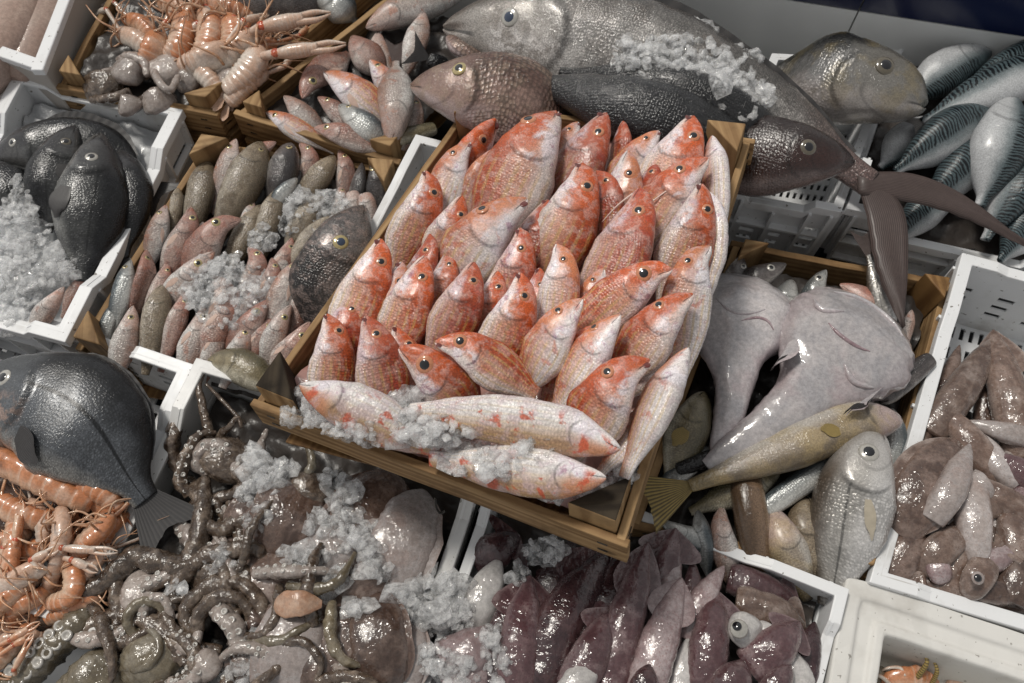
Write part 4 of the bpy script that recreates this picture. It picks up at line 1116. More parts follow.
s2('pink fish mostly buried in the ice patch', [(214, 275, .02), (224, 300, .02), (206, 350, 0)], 34, 'pinkwhite', eyes=0)
s2('salmon pink fish at the lower edge of the ice', [(238, 290, .018), (220, 322, .02), (192, 372, 0)], 32, 'pink', eyes=0)
s2('cream and pink fish at the front behind the octopus crate', [(205, 305, .014), (196, 335, .016), (178, 378, .0)], 32, 'pinkwhite', eyes=0)
s2('pink and cream fish in the front middle of the mixed crate', [(250, 322, .018), (240, 345, .018), (222, 388, .0)], 28, 'pinkwhite', eyes=0)
s2('dark olive fish lying along the front rim', [(208, 360, .012), (240, 366, .014), (282, 392, .008)], 34, 'olive', dors='U', eyes=0, prof='long')
fish('dark sea bream with silvery cheek standing beside the mullet crate', 'sea_bream', 'sea bream', [(364, 206, .055), (345, 250, .055), (318, 345, .0)], 88, 'bream_speck', 'bream', 'L', 5, 'iris_gold', ev=.1, eu=.2, er=.09, thick=1.1, pupil='pupil_blue')
for lab, P, w_, mt, dd, ey in [
    ('pale fish slipped between the rosy fish and the pink snouted one', [(203, 222, .006), (196, 250, .004), (178, 300, -.02)], 22, 'pinkwhite', 'R', 0),
    ('pink fish lying beside the grinning head', [(168, 262, .006), (158, 292, .006), (142, 340, -.02)], 22, 'pink', 'R', 1),
    ('slender pink fish with a red eye right of the muddy brown one', [(185, 292, .014), (176, 322, .014), (160, 372, -.01)], 24, 'pink', 'R', 1),
    ('white fish at the front between two cream ones', [(222, 318, .012), (214, 345, .012), (200, 388, -.01)], 24, 'pinkwhite', 'R', 0),
    ('pinkish fish left of the small head in front', [(272, 316, .014), (258, 340, .014), (238, 385, -.01)], 24, 'pink', 'R', 1),
    ('slim grey fish between the upright grey one and the pink head', [(298, 160, .004), (294, 185, .004), (282, 225, -.02)], 16, 'greydark', 'R', 0),
    ('small pale fish behind the pair of pale fingers', [(340, 185, .002), (340, 205, .002), (330, 245, -.02)], 18, 'pinkwhite', 'R', 1),
    ('slender rosy fish under the ice by the small reddish head', [(258, 285, .012), (246, 310, .012), (226, 350, -.01)], 22, 'pink', 'R', 1),
    ('thin silver fish close to the left board at the front', [(118, 300, .002), (108, 325, .002), (96, 365, -.02)], 18, 'silver', 'L', 0),
    ('slender fish between the olive one and the brown bodies', [(253, 200, .008), (244, 226, .008), (226, 270, -.02)], 16, 'pinkwhite', 'R', 0),
    ('mottled pink fish below the ice lumps', [(292, 238, .012), (282, 262, .012), (262, 305, -.01)], 24, 'pink', 'R', 1),
    ('slim pale fish right of the ice patch, above the two slim ones', [(288, 250, .012), (278, 276, .012), (258, 320, -.01)], 20, 'pinkwhite', 'L', 1)]:
    s2(lab, P, w_, mt, dd, eyes=ey)
bed('dark painted shade under the mixed small fish', 'ice_or_shade_bed', Q2, n2, -.022, M['gap_shade'], .01, 40)
ice_heap('crushed ice patch over the pink fish in the left wooden crate', [(228, 290, 42, .026, .014, .9), (205, 285, 22, .024, .01), (262, 240, 15, .018, .01)], RIM, .0055, 1.1)
ice_heap('ice lumps on the brown flatfish near the dark bream head', [(300, 204, 15, .022, .012), (330, 207, 20, .022, .014, .8), (287, 222, 12, .016, .01)], RIM, .006, 1.2)

# ------------------------------------------------------------------ dark breams, left plastic crate
G3 = 'dark sea breams in the left plastic crate'
sp = [(0, .03), (.15, .1), (.6, .09), (1, .02)]
fish('dark bream at the back with its head pointing left', 'sea_bream', 'sea bream', [(-8, 158, .0), (40, 150, .005), (100, 152, .0), (148, 186, -.012)], 62, 'bass', 'bream', 'U', 0, 'iris_white', ev=.25, eu=.16, er=.075, tail=('fin_dark', .5, .42, .4), group=G3, dorsal=('fin_dark', .3, .8, sp), thick=1.2)
fish('dark bream with raised open mouth between two others', 'sea_bream', 'sea bream', [(76, 126, .028), (62, 160, .022), (46, 232, .0)], 56, 'bass', 'bream', 'L', 0, 'iris_dark', ev=-.1, eu=.15, er=.09, pec=('fin_dark', .32, -.2, .5, .12), group=G3, thick=1.3)
fish('front dark bream with pale ringed eye facing up', 'sea_bream', 'sea bream', [(101, 134, .036), (93, 180, .03), (84, 282, .0)], 72, 'bass', 'bream', 'R', 0, 'iris_white', ev=.0, eu=.18, er=.085, pec=('fin_dark', .36, -.55, .55, .12), group=G3, thick=1.3)
fish('dark bream behind the front one against the crate wall', 'sea_bream', 'sea bream', [(120, 150, .012), (126, 190, .008), (124, 258, -.01)], 50, 'bass', 'bream', 'R', 15, eyes=0, tail=('fin_dark', .6, .5, .4), group=G3, thick=1.3)
fish('black fish body at the left edge above the ice', 'sea_bream', 'sea bream', [(-30, 165, .01), (0, 186, .012), (24, 222, -.005)], 50, 'bass', 'bream', 'U', 0, eyes=0, group=G3)
small('pale pinkish fish half buried in ice by the crate corner', [(64, 287, .022), (50, 304, .018), (28, 335, -.01)], 28, 'pinkwhite', eyes=0, name='small_fish')
small('thin dark pink fish between the front bream and the crate edge', [(86, 272, .0), (74, 290, -.002), (62, 318, -.015)], 20, 'pink', eyes=0, roll=20)
bed('grey ice under the dark sea breams', 'ice_or_shade_bed', Q3, n3, -.04, M['bed_ice'], .012, 40)
ice_heap('heap of crushed ice in the crate of dark sea breams', [(15, 225, 34, .012, .03, .9), (30, 262, 42, .008, .026, .8), (5, 290, 36, .005, .022), (62, 262, 18, .008, .014), (20, 195, 16, .02, .016)], RIM, .0065, 1.4)

# ------------------------------------------------------------------ big bream over the langoustines
b = fish('big blue grey bream lying over the langoustine crate at the left', 'sea_bream', 'sea bream', [(-40, 392, .03), (20, 400, .045), (85, 428, .045), (146, 500, .02)], 128, 'gilthead', 'bream', 'U', 0, 'iris_white', ev=.28, eu=.17, er=.07, n=90, m=44,
     pec=('fin_dark', .3, -.55, .5, .1), tail=('fin_dark', .42, .3, .35), dorsal=('fin_dark', .3, .85, [(0, .005), (.2, .02), (.7, .018), (1, .005)]), thick=.9, pupil='pupil')

# ------------------------------------------------------------------ small mullets, top wooden crate
G13 = 'small pale fish in the top wooden crate'
def s13(*a, **k):
    k.setdefault('group', G13); a = list(a); a[2] *= 1.2
    if k.get('eyes') == 0 and k.get('prof') is None and rng.random() < .6: k['eyes'] = 1; k['ev'] = rng.uniform(.1, .45)
    return small(*a, **k)
s13('slim pale fish second from the left along the front board', [(284, 96, .02), (300, 113, .02), (330, 145, 0)], 26, 'pinkwhite', 'prof' and 'U', eyes=0)
s13('red blotched pale fish leftmost along the front board', [(266, 112, .018), (290, 126, .018), (335, 152, 0)], 25, 'mullet_pale', 'U', eyes=0)
s13('pink fish head looking left above the slim ones', [(302, 98, .03), (314, 80, .03), (350, 55, .01)], 36, 'pink', 'L', ev=-.2)
s13('plump white fish with rusty scales in the middle of the top crate', [(324, 72, .04), (352, 92, .044), (396, 128, .02)], 40, 'mullet_pale', 'U', eyes=0)
s13('orange flanked fish under the plump one', [(318, 97, .024), (340, 115, .024), (372, 140, .01)], 24, 'pink', 'U', eyes=0)
s13('rosy fish with eye at the front of the top crate', [(314, 128, .03), (345, 136, .032), (398, 152, .01)], 28, 'pink', 'U', ev=.3)
s13('small blue backed silver fish among the pink ones', [(339, 105, .036), (362, 124, .036), (394, 146, .018)], 24, 'silver', 'U', prof='tuna')
s13('red spotted fish behind the upright white one', [(370, 60, .03), (383, 80, .03), (402, 112, .01)], 28, 'mullet_pale', 'R', eyes=0)
s13('upright white fish with reddish tail in the top crate', [(390, 146, .03), (396, 105, .044), (396, 62, .03)], 32, 'pinkwhite', 'L', eyes=0, tail=('fin_brown', 1.0, .3, .3), prof='tuna')
s13('pale fish with orange spot hanging beside the amberjack jaw', [(424, 12, .03), (414, 45, .034), (402, 80, .01)], 26, 'pinkwhite', 'R', eyes=0)
s13('pink blunt fish head behind the middle of the top crate', [(352, 36, .026), (362, 52, .028), (388, 78, .01)], 28, 'pink', 'U', eyes=0, prof='bream')
s13('long whitish pink fish along the back of the top crate', [(366, 28, .026), (405, 10, .03), (470, -6, .01)], 28, 'pinkwhite', 'U', eyes=0, prof='tuna')
s13('pale fish between the pink head and the upright fish', [(378, 32, .018), (378, 50, .02), (392, 90, .0)], 26, 'pinkwhite', 'R', eyes=0)
s13('pale fish under the chin of the dentex', [(414, 95, .02), (412, 118, .022), (402, 150, .01)], 26, 'pinkwhite', 'R', eyes=0)
s13('dull brown fish end at the right of the front board', [(380, 140, .018), (405, 136, .022), (436, 128, .012)], 16, 'olive', 'U', eyes=0, prof='tail')
bed('dark painted shade under the mackerel', 'ice_or_shade_bed', Q10, n10, -.055, M['gap_shade'], .012, 40)
bed('dark painted shade under the small pale fish of the top crate', 'ice_or_shade_bed', Q13, n13, -.02, M['gap_shade'], .01, 40)

# ------------------------------------------------------------------ big fish across the top
aj = fish('long grey amberjack lying across the top crates, tail to the right', 'amberjack', 'amberjack', [(444, 28, .075), (520, 34, .085), (610, 58, .085), (700, 96, .075), (800, 140, .065), (870, 184, .06)], 128, 'amberjack', 'tuna', 'U', 8, 'iris_white', ev=.12, eu=.145, er=.075, n=120, m=52, thick=.9, pupil='pupil_blue',
    dorsal=('fin_dark', .3, .93, [(0, .02), (.1, .07), (.5, .045), (1, .02)]), gill=.03, mouth=.03)
def at_(*q): return [RIM.at(*p) for p in q]
lobe('tail_fin', at_((856, 172, .066), (912, 174, .068), (965, 196, .06), (1032, 244, .05)), at_((858, 194, .062), (925, 206, .056), (975, 222, .054), (1030, 248, .05)), M['fin_brown'], aj.ob)
lobe('tail_fin', at_((880, 176, .064), (904, 212, .058), (908, 265, .05), (905, 326, .04)), at_((856, 182, .064), (866, 215, .054), (876, 268, .046), (903, 328, .04)), M['fin_brown'], aj.ob)
p_, n_, T_ = aj.surf(.03, 120)
jaw = Body('lower_jaw', M['dentex'], [(447, 36, .088), (462, 50, .094), (496, 64, .08)], 17, 'long', 'U', 0, RIM, n=30, m=20, gill=0, parent=aj.ob)
fish('pinkish dentex with gold eye behind the left corner block', 'dentex', 'dentex', [(411, 86, .1), (455, 92, .11), (520, 106, .1), (590, 150, .05)], 92, 'dentex', 'bream', 'U', 0, 'iris_gold', ev=.42, eu=.19, er=.085, n=90, m=44, thick=1.2, gill=.03)
fish('dark finned fish tail sticking out behind the dentex', 'fish_tail', 'fish tail', [(448, 66, .03), (436, 62, .04), (428, 58, .045)], 18, 'black', 'tail', 'U', 0, eyes=0, tail=('fin_dark', 1.2, 1.0, .3), mouth=0, gill=0)
fish('black scaled fish behind the mullets, nearest to them', 'black_fish', 'black fish', [(770, 185, .05), (690, 132, .115), (610, 104, .125), (516, 78, .1)], 70, 'black', 'tuna', 'U', 0, eyes=0, n=70, m=36)
fish('second black fish with smooth back, under the amberjack belly', 'black_fish', 'black fish', [(790, 155, .06), (720, 112, .115), (640, 84, .12), (560, 72, .1)], 56, 'black', 'tuna', 'U', 12, eyes=0, n=70, m=36)
fish('dark reddish brown fish head beside the right rear corner block', 'grouper', 'grouper', [(854, 163, .1), (815, 160, .105), (760, 158, .09), (680, 160, .04)], 84, 'grouper', 'bream', 'U', 0, 'iris_dark', ev=.12, eu=.2, er=.1, n=80, m=40, thick=1.3, group=None)
fish('gold browed bream head behind the amberjack tail', 'gilt_head_bream', 'gilt head bream', [(922, 108, .07), (890, 100, .075), (840, 88, .065), (775, 72, .04)], 100, 'bream', 'blunt', (.25,-1), 0, 'iris_dark', ev=.42, eu=.15, er=.1, n=90, m=44, thick=1.3, gill=.03, mouth=.03)
ice_heap('crushed ice lying on the flank of the amberjack', [(640, 52, 24, .138, .014, .8), (665, 44, 22, .136, .012, .8), (655, 60, 32, .136, .014, .8), (690, 55, 36, .137, .018, .9), (715, 78, 36, .133, .016, .8), (738, 92, 28, .125, .012), (700, 100, 20, .124, .012, .7), (745, 55, 16, .122, .012, .7), (676, 86, 22, .13, .012, .7)], RIM, .0075, 1.3)

# ------------------------------------------------------------------ mackerel
GM = 'mackerel in the top right crate'
def mk(label, pts, w, dors, roll=0, **k):
    return fish(label, 'mackerel', 'mackerel', pts, w, 'mackerel', 'tuna', dors, roll, group=GM, wob=.02, n=64, m=30, gill=.02, **k)
mk('mackerel in the back left with stripes along its lower side', [(990, 52, .03), (952, 68, .035), (905, 100, .02)], 46, 'D', 0, eyes=0)
mk('silver bellied mackerel lying across the others, tail left', [(1075, 58, .06), (1020, 78, .06), (960, 104, .055), (922, 122, .05)], 48, 'U', -12, eyes=0, tail=('fin_grey', .5, .4, .6))
mk('striped mackerel above the silver bellied one at the right', [(1070, 40, .045), (1015, 64, .045), (960, 92, .04)], 38, 'U', 10, eyes=0)
mk('dark striped mackerel in the middle of the crate', [(995, 106, .04), (950, 134, .045), (895, 172, .03)], 50, 'U', 35, eyes=0)
mk('silver mackerel standing upright with stripes at its right', [(1012, 98, .055), (1000, 140, .06), (980, 206, .03)], 54, 'R', -8, eyes=0)
mk('dark mackerel below the middle one with fine stripes', [(1000, 130, .025), (965, 166, .03), (920, 215, .01)], 46, 'U', 45, eyes=0)
mk('striped mackerel in the right corner behind the amberjack tail', [(1045, 140, .03), (1018, 180, .035), (985, 240, .01)], 48, 'R', 30, eyes=0)
mk('dark mackerel deep in the crate beside the amberjack tail', [(960, 175, .0), (930, 205, .005), (890, 245, -.01)], 40, 'U', 40, eyes=0)
mk('pale mackerel end beneath the bream chin', [(935, 120, .01), (905, 142, .015), (880, 168, .0)], 40, 'R', -30, eyes=0)
mk('dark mackerel under the others at the far right edge', [(1060, 190, .01), (1035, 215, .012), (1000, 262, -.005)], 46, 'U', 40, eyes=0)
# ------------------------------------------------------------------ fish round the monkfish
G7 = 'mixed fish in the monkfish crate'
def s7(*a, **k):
    k.setdefault('group', G7); return small(*a, **k)
s7('dull grey fish head in the back left corner of the monkfish crate', [(742, 256, .01), (736, 275, .005), (725, 320, -.02)], 32, 'greydark', 'R', iris='iris_white', prof='bream')
s7('grey fish with dark eye lying against the back board', [(786, 264, .014), (765, 276, .012), (715, 300, -.02)], 42, 'greydark', 'U', iris='iris_white', ev=.3)
s7('pale fish belly pointing up between the two monkfish heads', [(792, 280, .012), (783, 305, .012), (770, 345, -.01)], 30, 'silver', 'L', eyes=0, prof='long')
s7('silver fish head with large white eye above the right monkfish', [(826, 270, .02), (815, 292, .016), (796, 345, -.02)], 34, 'silver', 'L', iris='iris_white', ev=.25, er=.13)
s7('pinkish flat fish behind the right monkfish head', [(840, 284, .012), (868, 304, .012), (890, 345, -.01)], 40, 'pink', 'U', eyes=0)
s7('silver scaled fish tail hanging under the amberjack fin', [(890, 345, .0), (882, 305, .016), (868, 255, .03)], 24, 'bogue', 'L', eyes=0, prof='tuna', tail=('fin_brown', 1.2, .45, .3))
s7('thin pale fish beside the right board', [(912, 310, .004), (898, 350, .006), (886, 400, -.01)], 20, 'pinkwhite', 'R', eyes=0)
s7('slim olive grey fish under the amberjack tail tip', [(905, 330, .012), (893, 352, .012), (884, 378, .0)], 16, 'silver', 'R', eyes=0, prof='tuna')
s7('dark speckled fish tail sticking out to the right board', [(880, 402, .012), (905, 380, .018), (932, 358, .018)], 24, 'greydark', 'U', eyes=0, prof='tail', roll=20)
s7('spotted silver fish standing by the crate edge', [(892, 408, .004), (896, 440, .004), (886, 490, -.01)], 26, 'silver', 'R', eyes=0)
s7('olive fish with yellow fin left of the monkfish tails', [(704, 392, .014), (690, 425, .014), (668, 485, -.01)], 44, 'olive', 'R', eyes=0, prof='long', pec=('fin_yellow', .35, -.1, .55, .16))
s7('pale grey fish under the monkfish tail tips', [(714, 446, .002), (690, 465, .004), (655, 490, -.01)], 28, 'silver', 'U', eyes=0)
s7('black finned fish under the long yellowish one', [(735, 452, .012), (706, 460, .014), (676, 470, .006)], 20, 'black', 'U', eyes=0, prof='tail', roll=30)
s7('olive brown fish lying below the long yellowish one', [(780, 470, -.004), (735, 492, .0), (690, 512, -.01)], 34, 'olive', 'U', eyes=0, prof='long')
s7('silver blue strip of fish right of the eel', [(848, 452, .008), (806, 480, .012), (764, 510, .006)], 25, 'silver', 'U', eyes=0, prof='eel')
s7('brown eel like fish hanging down at the front', [(742, 466, .004), (751, 515, .012), (760, 590, -.03)], 34, 'eel', 'L', eyes=0, prof='eel', roll=20)
s7('silver white fish left of the eel with red mark', [(722, 506, .0), (723, 535, .004), (734, 590, -.03)], 36, 'pinkwhite', 'L', eyes=0)
s7('thin striped silver fish at the front left', [(698, 510, .0), (702, 535, .002), (708, 580, -.03)], 22, 'silver', 'R', eyes=0, prof='tuna', roll=30)
s7('pale fish with brown tail fin in the front left corner', [(660, 520, .004), (680, 532, .004), (720, 552, -.01)], 30, 'silver', 'D', eyes=0)
s7('yellow brown fish right of the eel', [(772, 508, .0), (784, 540, .004), (808, 600, -.03)], 44, 'yellow', 'L', eyes=0, prof='long')
s7('tan ribbed fish between the yellow brown one and the silver bogue', [(806, 496, .0), (806, 530, .002), (822, 600, -.03)], 44, 'brown', 'L', eyes=0, prof='long')
# long yellowish fish with fan tail
fish('long yellowish fish with a dark fan tail under the monkfish', 'comber', 'long fish', [(902, 420, .03), (850, 425, .036), (780, 452, .034), (690, 486, .022)], 50, 'yellow', 'long', 'D', 10, eyes=0, n=70, m=30, tail=('fin_yellow', 1.0, .65, .12), pec=('fin_yellow', .4, .3, .35, .12), wob=.03)
fish('large silver bogue with round black eye standing at the front right', 'bogue', 'bogue', [(880, 432, .036), (862, 470, .04), (828, 606, -.015)], 80, 'bogue', 'long', 'L', 0, 'iris_white', ev=.05, eu=.14, er=.125, n=80, m=40, thick=.8, gill=.06, pec=('fin_silver', .3, -.2, .6, .06))
# monkfish, belly up
mk1 = fish('left monkfish lying belly up with its tail pointing down', 'monkfish', 'monkfish', [(748, 282, .0), (736, 340, .024), (732, 400, .024), (715, 462, .014)], 104, 'monk', 'monk', 'L', 0, eyes=0, n=80, m=44, gill=0, mouth=0, thick=1.2, wob=.08)
mk2 = fish('right monkfish lying belly up with a slit mouth and its tail toward the left', 'monkfish', 'monkfish', [(872, 308, .012), (838, 352, .034), (790, 408, .038), (706, 466, .02)], 132, 'monk', 'monk', 'L', 0, eyes=0, n=90, m=48, gill=0, mouth=0, thick=.78, wob=.08)
def fold(b, u, th0, th1, r, mat, name='skin_fold', du=0.0):
    P = []
    for k in range(7):
        q = k/6
        p, n, T = b.surf(u+du*math.sin(q*math.pi), th0+(th1-th0)*q)
        P.append(p+n*r*.1)
    return tube(name, P, [r*.3, r, r*1.1, r, r*.3], M[mat], b.ob, 8)
fold(mk2, .3, 70, 108, .0022, 'monk_tail', 'mouth', .02)
fold(mk2, .22, 40, 75, .0035, 'monk', 'skin_fold', .04)
fold(mk2, .12, 50, 130, .003, 'monk', 'skin_fold', -.05)
fold(mk2, .4, 100, 140, .0035, 'monk', 'skin_fold', .03)
fold(mk1, .3, 60, 110, .002, 'monk', 'skin_fold', .05)
fold(mk1, .38, 90, 130, .0016, 'monk_tail', 'mouth', -.03)
for b, u, th, wpt in ((mk2, .42, 40, ((772, 372, .066), (800, 352, .07))), (mk2, .38, 150, ((866, 400, .07), (842, 414, .068)))):
    p, n, T = b.surf(u, th)
    e = RIM.at(*wpt[0]); e2 = RIM.at(*wpt[1])
    base = [p+(e2-e)*(.3*(k/6-.5)) for k in range(7)]
    tips = [e+(e2-e)*(k/6)*1.0+n*.004*math.sin(k) for k in range(7)]
    f = fin_strip('pelvic_fin', base, tips, M['monk'], b.ob, 6, .1, n)
    mid = [base[k]*.28+tips[k]*.72+n*.0022+n*.002*math.sin(k) for k in range(7)]
    fin_strip('fin_tip', mid, [t+n*.0025 for t in tips], M['fin_black'], f, 3, .02, n)
bed('painted gap shade under the fish in the monkfish crate', 'ice_or_shade_bed', Q7, n7, -.032, M['gap_shade'], .012, 40)

# ------------------------------------------------------------------ squid
def squid(label, pts, w, mat='squid', dors='R', roll=90, prof='squid', finw=.55, fins=True, finu=(.62, .99), group=None, name='squid', cat='squid', finmat=None, plane=RIM, tent=None, wob=.09):
    """pts run from the open end of the mantle to its pointed tip"""
    b = Body(name, M[mat], pts, w, prof, dors, roll-90, plane, n=56, m=32, gill=0, mouth=0, wob=wob, wscale=45, thick=.7 if prof != 'squid' else .9)
    tag(b.ob, label, cat, group)
    if fins:
        for sg in (1, -1):
            base, tips = [], []
            for k in range(12):
                q = k/11; u = finu[0]+(finu[1]-finu[0])*q
                p, n, T = b.surf(u, 18 if sg > 0 else 162)
                i0 = int(np.interp(u, b.t, np.arange(b.n)))
                hgt = finw*b.W*math.sin(math.pi*min(1, q*1.0)**.8)*.8
                base.append(p-b.D[i0]*sg*.04*b.W); tips.append(p+b.D[i0]*sg*hgt-T*hgt*.1-b.Fk[i0]*hgt*.15)
            fin_strip('fin', base, tips, M[finmat or mat], b.ob, 5, .08, b.Fk[30], .02)
    if tent:
        for ang, L in tent:
            p = b.C[0]; T = -b.T[0]; d = math.cos(ang)*T+math.sin(ang)*b.D[0]
            e = p+d*L*b.W*1.2; sd = np.cross(d, b.Fk[0]); cu = rng.normal(0, .35)*L*b.W
            tube('tentacle', [p+T*.0, p+d*L*b.W*.4+b.Fk[0]*.006+sd*cu*.3, p+d*L*b.W*.85+sd*cu+b.Fk[0]*.002, e+sd*cu*.2-b.Fk[0]*.004], [.17*b.W, .13*b.W, .08*b.W, .02*b.W], M[mat], b.ob, 9, n=22)
    return b
G6 = 'squid in the bottom crate'
def q6(*a, **k):
    k.setdefault('group', G6); return squid(*a, **k)
q6('dark squid with fins under the front of the mullet crate', [(478, 560, -.03), (495, 552, -.02), (520, 535, -.02)], 40, 'squid_dark', finw=.7)
q6('smooth white squid mantle by the left rim of the squid crate', [(470, 625, -.012), (486, 590, -.008), (500, 558, -.01)], 40, 'mantle_white', fins=False)
q6('thick dark maroon squid under the corner of the mullet crate', [(540, 690, .0), (562, 620, .006), (610, 548, -.01)], 54, 'squid_dark')
q6('maroon squid wedged under the mullet crate front', [(545, 620, -.02), (556, 580, -.015), (575, 540, -.02)], 44, 'squid_dark', fins=False)
q6('brownish squid left of the maroon one pointing up', [(514, 700, .004), (520, 640, .01), (530, 575, .0)], 46, 'squid')
q6('squid with a dark pointed fin and white opened mantle', [(572, 690, .022), (592, 652, .026), (616, 608, .016)], 40, 'squid', finw=.5)
q6('white slit squid mantle at the bottom edge', [(560, 715, .026), (580, 680, .03), (606, 652, .026)], 36, 'mantle_white', fins=False)
q6('longest dark purple squid rising right of the mullet crate corner', [(606, 705, .012), (626, 620, .02), (648, 542, .012)], 42, 'squid', finw=.35)
q6('thin purple squid squeezed left of the longest one', [(594, 650, -.004), (612, 590, .0), (628, 540, -.005)], 34, 'squid_dark', fins=False)
q6('purple squid tip with wide fins near the back rim', [(650, 610, -.01), (664, 572, .0), (676, 528, .012)], 34, 'squid', finw=.8)
q6('pale lilac strip of squid below the wide finned tip', [(652, 640, .0), (668, 590, .006), (680, 555, .004)], 30, 'squid_pale', fins=False)
q6('pinkish white squid lying in front, tip at the middle of the row', [(640, 705, .022), (660, 640, .028), (682, 578, .018)], 40, 'squid_pale', finw=.4)
q6('slim brown squid between the pinkish and lilac ones', [(690, 640, .002), (692, 600, .006), (693, 560, .002)], 26, 'squid', fins=False)
q6('lilac white squid tip with dark edge', [(688, 640, .008), (702, 600, .014), (724, 566, .008)], 28, 'squid_pale', fins=False)
q6('purple squid with triangular fins in the right half of the crate', [(704, 690, .018), (710, 640, .024), (717, 590, .014)], 42, 'squid', finw=.6)
q6('pale squid tube by the tip of the triangular finned one', [(676, 700, .016), (684, 670, .018), (690, 635, .014)], 26, 'mantle_white', fins=False)
q6('grey purple squid along the back rim', [(728, 578, -.01), (760, 588, -.006), (800, 606, -.012)], 34, 'squid', finw=.4, dors='U')
q6('brown squid below the one along the back rim', [(735, 604, .0), (770, 612, .004), (806, 628, -.004)], 38, 'cuttle', finw=.4)
q6('white squid head with a staring eye', [(758, 640, .02), (742, 628, .03), (728, 622, .02)], 34, 'mantle_white', prof='bulb', fins=False)
q6('pale round squid head right of the staring one', [(775, 640, .02), (764, 632, .024), (754, 628, .016)], 22, 'mantle_white', prof='bulb', fins=False)
q6('red brown torn squid pointing to the upper right', [(748, 668, .016), (774, 648, .026), (800, 622, .018)], 42, 'squid', finw=.4)
q6('purple squid in front of the staring head', [(716, 700, .026), (734, 680, .034), (744, 660, .03)], 40, 'squid', fins=False)
q6('small purple squid tip at the bottom right', [(764, 705, .026), (778, 682, .032), (790, 660, .028)], 30, 'squid', fins=False)
q6('glossy dark squid tip at the bottom edge', [(640, 700, .036), (645, 682, .042), (650, 664, .04)], 28, 'squid_dark', fins=False)
q6('dark squid against the right wall', [(800, 690, .0), (808, 650, .006), (815, 622, .0)], 30, 'squid_dark', fins=False)
q6('white squid flesh below the torn squid', [(800, 690, .012), (790, 665, .014), (776, 646, .01)], 34, 'mantle_white', fins=False)
q6('pinkish squid under ice at the bottom left of the squid crate', [(440, 670, .0), (475, 650, .008), (510, 632, .0)], 50, 'squid_pale', fins=False)
q6('dull pink squid at the bottom left corner', [(452, 715, .0), (470, 682, .006), (496, 655, .0)], 46, 'squid_pale', fins=False)
p, n, T = RIM.at(740, 627, .048), np.array([0, 0, 1.]), None
for lab, P, w_, mt in [
    ('slim dark squid between the brownish and the maroon one', [(535, 700, .0), (548, 640, .004), (560, 580, -.004)], 34, 'squid_dark'),
    ('slim brown purple squid right of the maroon one', [(580, 700, .0), (596, 640, .006), (612, 575, .0)], 34, 'squid'),
    ('narrow squid behind the pinkish white one', [(655, 690, .006), (668, 640, .01), (676, 590, .004)], 28, 'squid'),
    ('narrow dark squid left of the brownish one', [(492, 705, .002), (500, 650, .006), (508, 590, .0)], 36, 'squid_dark')]:
    q6(lab, P, w_, mt, fins=False)
bed('dark painted shade under the squid', 'ice_or_shade_bed', Q6, n6, -.05, M['gap_shade'], .012, 40)
ice_heap('ice heap over the two rims between octopus and squid crates', [(428, 600, 26, .006, .022), (455, 615, 20, .004, .016), (420, 625, 14, .0, .012), (405, 586, 18, -.004, .014), (447, 590, 14, .008, .012)], RIM, .0085, 1.7)
ice_heap('loose ice at the bottom left of the squid crate', [(440, 660, 18, .02, .012), (490, 642, 16, .022, .01), (465, 672, 20, .02, .01), (500, 668, 14, .02, .01)], RIM, .007, 1.3)
ice_heap('white ice behind the maroon squid under the mullet crate', [(545, 552, 20, .01, .012, .7), (520, 575, 10, .0, .01)], RIM, .006, 1.2)
for bb in bpy.data.objects:
    if bb.get('label') == 'white squid head with a staring eye':
        e = dome('eye', RIM.at(739, 629, .047), np.array([0, -.2, 1.]), .009, M['iris_white'], bb, .5)
        dome('pupil', RIM.at(737, 626, .051), np.array([-.3, .3, 1.]), .0045, M['pupil'], e, .5)

# ------------------------------------------------------------------ cuttlefish crate at the right
G8 = 'cuttlefish and squid in the right crate'
def q8(*a, **k):
    k.setdefault('group', G8); k.setdefault('prof', 'cuttle'); k.setdefault('name', 'cuttlefish'); k.setdefault('cat', 'cuttlefish')
    a = list(a)
    k.setdefault('wob', .06)
    if 'eye' not in a[0] and 'big' not in a[0] and k['prof'] in ('bulb', 'cuttle') and 'head' not in a[0]: k['prof'] = 'squid'; k['fins'] = True; k['finw'] = .35; k['finu'] = (.6, .99)
    if k['prof'] == 'bulb': a[2] *= .72
    if k['prof'] != 'bulb' and 'big' not in a[0]:
        p = [np.array(q, float) for q in a[1]]; m_ = p[1]
        a[1] = [tuple(m_+(q-m_)*np.array([1.3, 1.3, 1])) for q in p]; a[2] *= .8
    return squid(*a, **k)
q8('slim dark squid against the left rim at the back', [(932, 425, -.02), (944, 392, -.012), (956, 356, -.015)], 30, 'cuttle_dark', fins=False, prof='squid')
q8('pointed brown squid with open mantle at the back', [(936, 425, .0), (960, 392, .008), (986, 350, -.004)], 42, 'cuttle', fins=False, prof='squid')
q8('brown cuttlefish with tip pointing up at the back right', [(1022, 445, .0), (1010, 400, .01), (997, 346, -.004)], 50, 'cuttle', fins=False)
q8('dark body put in for the shade between the two pointed squid', [(985, 425, -.02), (985, 400, -.015), (988, 375, -.02)], 26, 'cuttle_dark', fins=False)  # dark shape filling the gap, its colour stands in for shade
q8('light brown squid body below the pointed one', [(990, 470, .006), (968, 440, .014), (948, 412, .006)], 42, 'cuttle', fins=False, prof='squid')
q8('pale squid tube lying across under the right one', [(1040, 440, .012), (1008, 433, .016), (974, 424, .008)], 30, 'cuttle_pale', fins=False, prof='squid')
